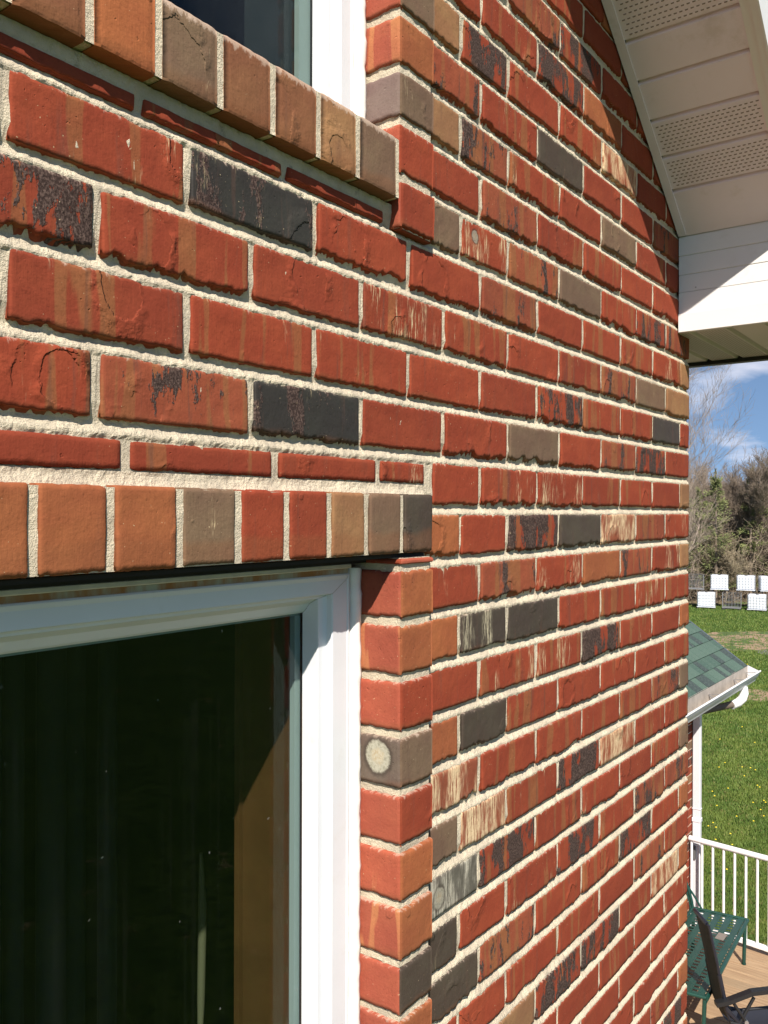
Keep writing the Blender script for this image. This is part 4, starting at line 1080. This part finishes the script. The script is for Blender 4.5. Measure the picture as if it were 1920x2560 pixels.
for l in (-0.03,):
    q = MB(); pts = [(0.00, 0.505), (0.10, 0.525), (0.26, 0.585), (0.40, 0.600), (0.50, 0.590), (0.545, 0.545), (0.56, 0.47)]
    for (a, b2) in zip(pts[:-1], pts[1:]):
        q.bar(ch(l, a[0], a[1]), ch(l, b2[0]+0.004, b2[1]), 0.052, 0.030)
    q.build('armrest', M_PLAST, lounger)
    q = MB(); q.tube([ch(l*0.6+0.01, 0.14, 0.50), ch(l*0.6+0.01, 0.26, 0.32), ch(l*0.6+0.01, 0.46, 0.055)], 0.012, 8); q.tube([ch(l*0.6+0.02, 0.30, 0.53), ch(l*0.6+0.02, 0.10, 0.18), ch(l*0.6+0.02, 0.0, 0.055)], 0.012, 8)
    q.build('folding_leg', M_PLAST, lounger, smooth=True)
    q = MB(); q.tube([ch(l*0.6-0.005, 0.235, 0.355), ch(l*0.6+0.04, 0.235, 0.355)], 0.016, 8); q.build('pivot', M_CHROME, lounger, smooth=True)
q = MB(); q.tube([at(1809, 1)[0:2]+(0,)]*2 if False else [(7.02, 1.86, 0.004), (6.98, 1.80, 0.03), (6.95, 1.745, 0.03), (6.94, 1.70, 0.012)], [0.004, 0.012, 0.016, 0.006], 6)
o = q.build('dry_leaf', simple('dead_leaf', (0.16, 0.05, 0.025), 0.7), None, smooth=True, loc=(0, 0, DZ))
tag(o, 'curled reddish dead leaf lying on the deck boards', 'leaf')

# ------------------------------------------------------------------ liquid totes stacked at the edge of the woods
def tote(full, loc, label, grp, rzz):
    t = thing('liquid_tote', label, 'tote', loc, rzz, grp)
    if full:
        q = MB(); q.bbox(-0.56, 0.56, -0.46, 0.46, 0.15, 1.10, 0.06); q.build('tank', M_TANK, t)
        q = MB(); q.tube([(0, 0, 1.10), (0, 0, 1.14)], 0.10, 10); q.build('cap', M_PALLET, t)
    q = MB(); th = 0.010
    for i in range(7):
        x = -0.59+1.18*i/6
        for y in (-0.49, 0.49): q.bar((x, y, 0.14), (x, y, 1.13), th, th, (1, 0, 0))
    for i in range(6):
        y = -0.49+0.98*i/5
        for x in (-0.59, 0.59): q.bar((x, y, 0.14), (x, y, 1.13), th, th, (1, 0, 0))
    for i in range(6):
        z = 0.16+0.95*i/5
        for y in (-0.497, 0.497): q.bar((-0.60, y, z), (0.60, y, z), th, th)
        for x in (-0.597, 0.597): q.bar((x, -0.50, z), (x, 0.50, z), th, th)
    q.build('cage', M_CAGE, t)
    q = MB(); q.box(-0.60, 0.60, -0.50, 0.50, 0.10, 0.135)
    q.build('pallet_top', M_TANK if full else M_CAGE, t)
    for x in (-0.5, 0.5):
        q = MB(); q.box(x-0.10, x+0.10, -0.50, 0.50, 0, 0.0995); q.build('pallet_foot', M_PALLET, t)
    return t
ang = math.atan2(r2.y, r2.x)-0.39
low = [(1707, 1, 'lower', 59.6), (1769, 1, 'lower', 59.4), (1830, 0, 'lower', 59.0), (1893, 1, 'lower', 58.2), (1955, 1, 'lower', 57.8)]
upr = [(1738, 0, 'upper', 60.3), (1797, 1, 'upper', 60.1), (1863, 1, 'upper', 59.6), (1923, 1, 'upper', 59.0), (1985, 1, 'upper', 58.6)]
names = {1769: 'white caged tote on the grass, left one of the bottom row by the woods', 1830: 'empty wire tote cage on the grass between two white totes',
         1893: 'white caged tote on the grass, right one of the bottom row by the woods', 1738: 'empty wire tote cage in the top row beside the brick corner',
         1797: 'white caged tote in the top row, first right of the empty cage', 1863: 'white caged tote in the middle of the top row',
         1923: 'white caged tote cut by the right edge of the picture in the top row', 1707: 'white caged tote of the bottom row hidden behind the brick corner',
         1955: 'white caged tote of the bottom row just past the right edge', 1985: 'white caged tote of the top row just past the right edge'}
for (px, full, row, d) in low+upr:
    x, y = at(px+rg.uniform(-3, 3), d+rg.uniform(-0.2, 0.2))
    if px in (1707, 1955, 1985): continue
    tote(full, (x, y, 0 if row == 'lower' else 1.165), names[px], 'liquid totes stacked along the wood edge', ang+rg.uniform(-0.16, 0.16))
# stacked timber and brush behind the totes
# ------------------------------------------------------------------ trees
def branches(seed, height, spread=0.5, lean=(0, 0), levels=5, trunk=0.13, low=0.15, dens=1.0, thin=0.008):
    rr = random.Random(seed); segs = []
    def grow(p, d, length, rad, lv):
        n = 5 if lv == 0 else 4
        for i in range(n):
            d = (d+Vector((rr.gauss(0, 0.10), rr.gauss(0, 0.10), rr.gauss(0, 0.06)+0.05))).normalized()
            q_ = p+d*(length/n); r1 = rad*(1-0.14)
            segs.append((p, q_, rad, r1, lv)); 
            if lv < levels and (lv > 0 or i > 0 or low < 0.1):
                k = int(round(rr.choice([1, 2, 2, 3])*dens)) if lv < 3 else int(round(rr.choice([1, 2, 2])*dens))
                for _ in range(k):
                    a = rr.uniform(0, 6.283); ti = rr.uniform(0.45, 1.05)*spread*1.7
                    o1 = d.orthogonal().normalized(); o2 = d.cross(o1)
                    nd_ = (d*math.cos(ti)+(o1*math.cos(a)+o2*math.sin(a))*math.sin(ti)).normalized()
                    nd_ = (nd_+Vector((0, 0, 0.15))).normalized()
                    grow(p.lerp(q_, rr.random()), nd_, length*rr.uniform(0.42, 0.66), max(thin, r1*0.55), lv+1)
            p = q_; rad = r1
    grow(Vector((0, 0, 0)), Vector((lean[0], lean[1], 1)).normalized(), height*0.75, trunk, 0)
    return segs
def prism_mesh(name, segs, mat):
    N = len(segs)
    A = np.array([s[0][:] for s in segs]); B = np.array([s[1][:] for s in segs]); ra = np.array([s[2] for s in segs]); rb = np.array([s[3] for s in segs])
    d = B-A; d /= np.linalg.norm(d, axis=1)[:, None]+1e-9
    h_ = np.where(np.abs(d[:, 2:3]) < 0.9, np.array([[0, 0, 1.0]]), np.array([[1.0, 0, 0]]))
    x = np.cross(d, h_); x /= np.linalg.norm(x, axis=1)[:, None]; y = np.cross(d, x)
    V = np.zeros((N, 6, 3))
    for j in range(3):
        c, s_ = math.cos(2.094*j), math.sin(2.094*j)
        V[:, j] = A+(x*c+y*s_)*ra[:, None]; V[:, j+3] = B+(x*c+y*s_)*rb[:, None]
    idx = (np.arange(N)*6)[:, None]
    Q = np.concatenate([idx+np.array([[0, 3, 4, 1]]), idx+np.array([[1, 4, 5, 2]]), idx+np.array([[2, 5, 3, 0]])], 1).reshape(-1)
    me = bpy.data.meshes.new(name); me.vertices.add(N*6); me.vertices.foreach_set('co', V.reshape(-1))
    me.loops.add(N*12); me.loops.foreach_set('vertex_index', Q)
    me.polygons.add(N*3); me.polygons.foreach_set('loop_start', np.arange(0, N*12, 4)); me.polygons.foreach_set('loop_total', np.full(N*3, 4))
    me.materials.append(mat); me.update(); me.validate()
    return me
def bark(name, c1, c2):
    t = NT(name); P = t.obj(); n1 = t.noise(P, 0.8, 3); n2 = t.noise(P, 14, 3)
    c = t.mix(t.ramp(n1, 0.35, 0.65), c1, c2); c = t.mix(t.math('MULTIPLY', t.ramp(n2, 0.5, 0.7), 0.5), c, (0.30, 0.27, 0.22))
    t.l.new(c, t.b.inputs['Base Color']); t.b.inputs['Roughness'].default_value = 0.9
    t.l.new(t.bump(n2, 0.6, 0.01), t.b.inputs['Normal']); return t.m
BK1 = bark('grey_bark', (0.25, 0.20, 0.165), (0.38, 0.30, 0.25)); BK2 = bark('brown_bark', (0.17, 0.13, 0.10), (0.27, 0.205, 0.155)); BK3 = bark('pale_bark', (0.30, 0.24, 0.16), (0.40, 0.33, 0.22))
def make_bare(seed, height, mat, **kw):
    sg = branches(seed, height, **kw)
    return prism_mesh('trunk', [s for s in sg if s[4] == 0], mat), prism_mesh('crown', [s for s in sg if s[4] > 0], mat), len(sg)
variants = [make_bare(21, 9.5, BK2, spread=0.45, trunk=0.11, dens=1.05, thin=0.011), make_bare(22, 8.2, BK1, spread=0.55, trunk=0.10, dens=1.05, thin=0.011),
            make_bare(24, 7.0, BK3, spread=0.50, trunk=0.07, dens=1.0, thin=0.012), make_bare(27, 10.5, BK2, spread=0.40, trunk=0.12, dens=1.0, thin=0.011)]
def bare_tree(px, d, var, label, s=1.0, grp='bare trees of the wood behind the totes', rot=None):
    x, y = at(px, d); t = thing('bare_tree', label, 'tree', (x, y, 0), rg.uniform(0, 6.28) if rot is None else rot, grp)
    t.scale = (s, s, s)
    for me in variants[var][:2]:
        o = bpy.data.objects.new(me.name, me); link(o, t)
    return t
# the big leafless tree whose branches reach past the brick corner
sg = branches(45, 13.4, spread=0.46, lean=(0.10, -0.08), trunk=0.16, dens=1.12, thin=0.0042)
x, y = at(1664, 29)
bt = thing('bare_tree', 'tall leafless tree with fine branches fanning out past the brick corner', 'tree', (x, y, 0), 0.6)
for nm, sel in (('trunk', 0), ('crown', 1)):
    me = prism_mesh(nm, [s for s in sg if (s[4] > 0) == bool(sel)], BK1); o = bpy.data.objects.new(nm, me); link(o, bt)
kind_w = ['brown leafless tree', 'grey leafless tree', 'slender pale-barked leafless tree', 'tall dark brown leafless tree']
def place_w(px, d):
    a = 'beside the brick corner' if px < 1745 else 'behind the left pine' if px < 1815 else 'between the two pines' if px < 1862 else 'behind the right pine' if px < 1905 else 'at the right edge'
    b_ = 'in the front of the wood' if d < 72 else 'amid the wood' if d < 84 else 'at the back of the wood'
    return b_+' '+a
lay = []
for i in range(38):
    d = rg.uniform(64, 96); px = 1660+(i*8.9+rg.uniform(-8, 8)) % 330
    lay.append((px, d, rg.randrange(4), rg.uniform(0.58, 0.84) if px < 1890 else rg.uniform(0.7, 0.92)))
seen = {}
for q_ in lay: seen.setdefault((q_[2], place_w(q_[0], q_[1])), []).append(q_)
for (v, pl_), L_ in seen.items():
    L_.sort(key=lambda q_: q_[3])
    words = [''] if len(L_) == 1 else ['smaller ', 'larger '] if len(L_) == 2 else ['smallest ', 'middling ', 'largest ']
    for i, (px, d, v_, s) in enumerate(L_): bare_tree(px, d, v, words[min(i, len(words)-1)]+kind_w[v]+' '+pl_, s)
bare_tree(1815, 62.5, 2, 'slender pale-barked tree rising just behind the white totes', 0.55, None, 1.0)
# understorey tangle
us = []
for i in range(15000):
    px = rg.uniform(1610, 2060); d = rg.uniform(62, 92); x, y = at(px, d)
    L = rg.uniform(0.6, 2.6); z = rg.random()**1.25*6.2*(0.75+0.25*math.sin(px*0.05))
    dv = Vector((rg.gauss(0, 0.6), rg.gauss(0, 0.6), rg.gauss(0.55, 0.5))).normalized()*L
    p = Vector((x, y, z)); r_ = rg.uniform(0.009, 0.024)
    us.append((p, p+dv*0.5, r_, r_*0.8, 1)); us.append((p+dv*0.5, p+dv+Vector((rg.gauss(0, 0.2), rg.gauss(0, 0.2), rg.gauss(0, 0.2)))*L*0.4, r_*0.8, r_*0.5, 1))
me = prism_mesh('brushwood', us, bark('brush_bark', (0.20, 0.155, 0.11), (0.34, 0.265, 0.19))); o = bpy.data.objects.new('brushwood', me); link(o)
tag(o, 'dense brown brushwood under the trees behind the totes', 'brushwood', kind='stuff')
# leaf litter bank rising under the wood
bv = []; bf = []
for i in range(31):
    for k in range(9):
        x, y = at(1560+i*18, 61.5+k*6); bv.append((x, y, 0.02+1.4*(k/8)+0.35*nz(i*0.5, k*0.8)*(k > 0)))
for i in range(30):
    for k in range(8):
        a = i*9+k; bf.append((a, a+9, a+10, a+1))
t = NT('leaf_litter'); P = t.obj(); c = t.mix(t.ramp(t.noise(P, 2.5, 6, 0.7), 0.35, 0.65), (0.14, 0.10, 0.06), (0.23, 0.17, 0.10)); c = t.mix(t.ramp(t.noise(P, 0.35, 3), 0.55, 0.65), c, (0.10, 0.14, 0.04))
t.l.new(c, t.b.inputs['Base Color']); t.b.inputs['Roughness'].default_value = 0.95
o = mesh_obj('wood_floor', bv, bf, t.m, smooth=True); o['kind'] = 'structure'
# conifers and budding trees with green crowns
def leaf_mat(name, c1, c2):
    t = NT(name); P = t.obj(); n1 = t.noise(P, 1.6, 3)
    c = t.mix(t.ramp(n1, 0.35, 0.65), c1, c2)
    t.l.new(c, t.b.inputs['Base Color']); t.b.inputs['Roughness'].default_value = 0.8; return t.m
LM = leaf_mat('pine_needles', (0.115, 0.140, 0.045), (0.190, 0.205, 0.075))
LM2 = leaf_mat('spring_buds', (0.13, 0.15, 0.04), (0.20, 0.19, 0.06))
def conifer(px, d, hgt, rad, label, seed, mat=LM, cat='tree', n=4200, zb=0.10):
    rr = random.Random(seed); x, y = at(px, d)
    t = thing('pine_tree', label, cat, (x, y, 0))
    q = MB(); q.tube([(0, 0, 0), (0.05, 0, hgt*0.5), (0, 0.05, hgt*0.97)], [0.14, 0.09, 0.02], 7); q.build('trunk', BK2, t, smooth=True)
    v = []; f = []
    limbs = [(rr.uniform(zb, 0.97), rr.uniform(0, 6.283)) for _ in range(110)]
    for i in range(n):
        zf, a = rr.choice(limbs); rm = rad*(1-zf)**0.75*(0.8+0.35*math.sin(a*3+seed)+0.12*math.sin(zf*31))
        u = rr.random()**0.6; a2 = a+rr.gauss(0, 0.10)
        c = Vector((math.cos(a2)*rm*u, math.sin(a2)*rm*u, hgt*zf+0.35*u*rm*0.4+rr.gauss(0, 0.10)))
        L = rr.uniform(0.09, 0.20); dd = Vector((math.cos(a2)+rr.gauss(0, 0.6), math.sin(a2)+rr.gauss(0, 0.6), rr.gauss(0.5, 0.5))).normalized()*L
        s_ = dd.orthogonal().normalized()*L*0.28; b0 = len(v)
        v += [tuple(c-s_), tuple(c+s_), tuple(c+dd)]; f.append((b0, b0+1, b0+2))
    mesh_obj('crown', v, f, mat, t)
    return t
conifer(1790, 62.6, 10.0, 2.4, 'bushy dark green pine nearest the brick corner', 3)
conifer(1877, 64.5, 10.2, 2.1, 'taller narrow green pine towards the right edge', 5)
conifer(1744, 63.5, 8.6, 1.9, 'low green pine half hidden by the brick corner', 8)
conifer(1925, 88, 9.0, 2.6, 'olive budding tree at the right edge of the woods', 9, LM2)
conifer(1840, 84, 8.6, 2.8, 'olive budding tree between the two pines', 12, LM2, n=3500)
print('bricks', nb, 'variants', [v[2] for v in variants], len(sg))
S.render.film_transparent = False
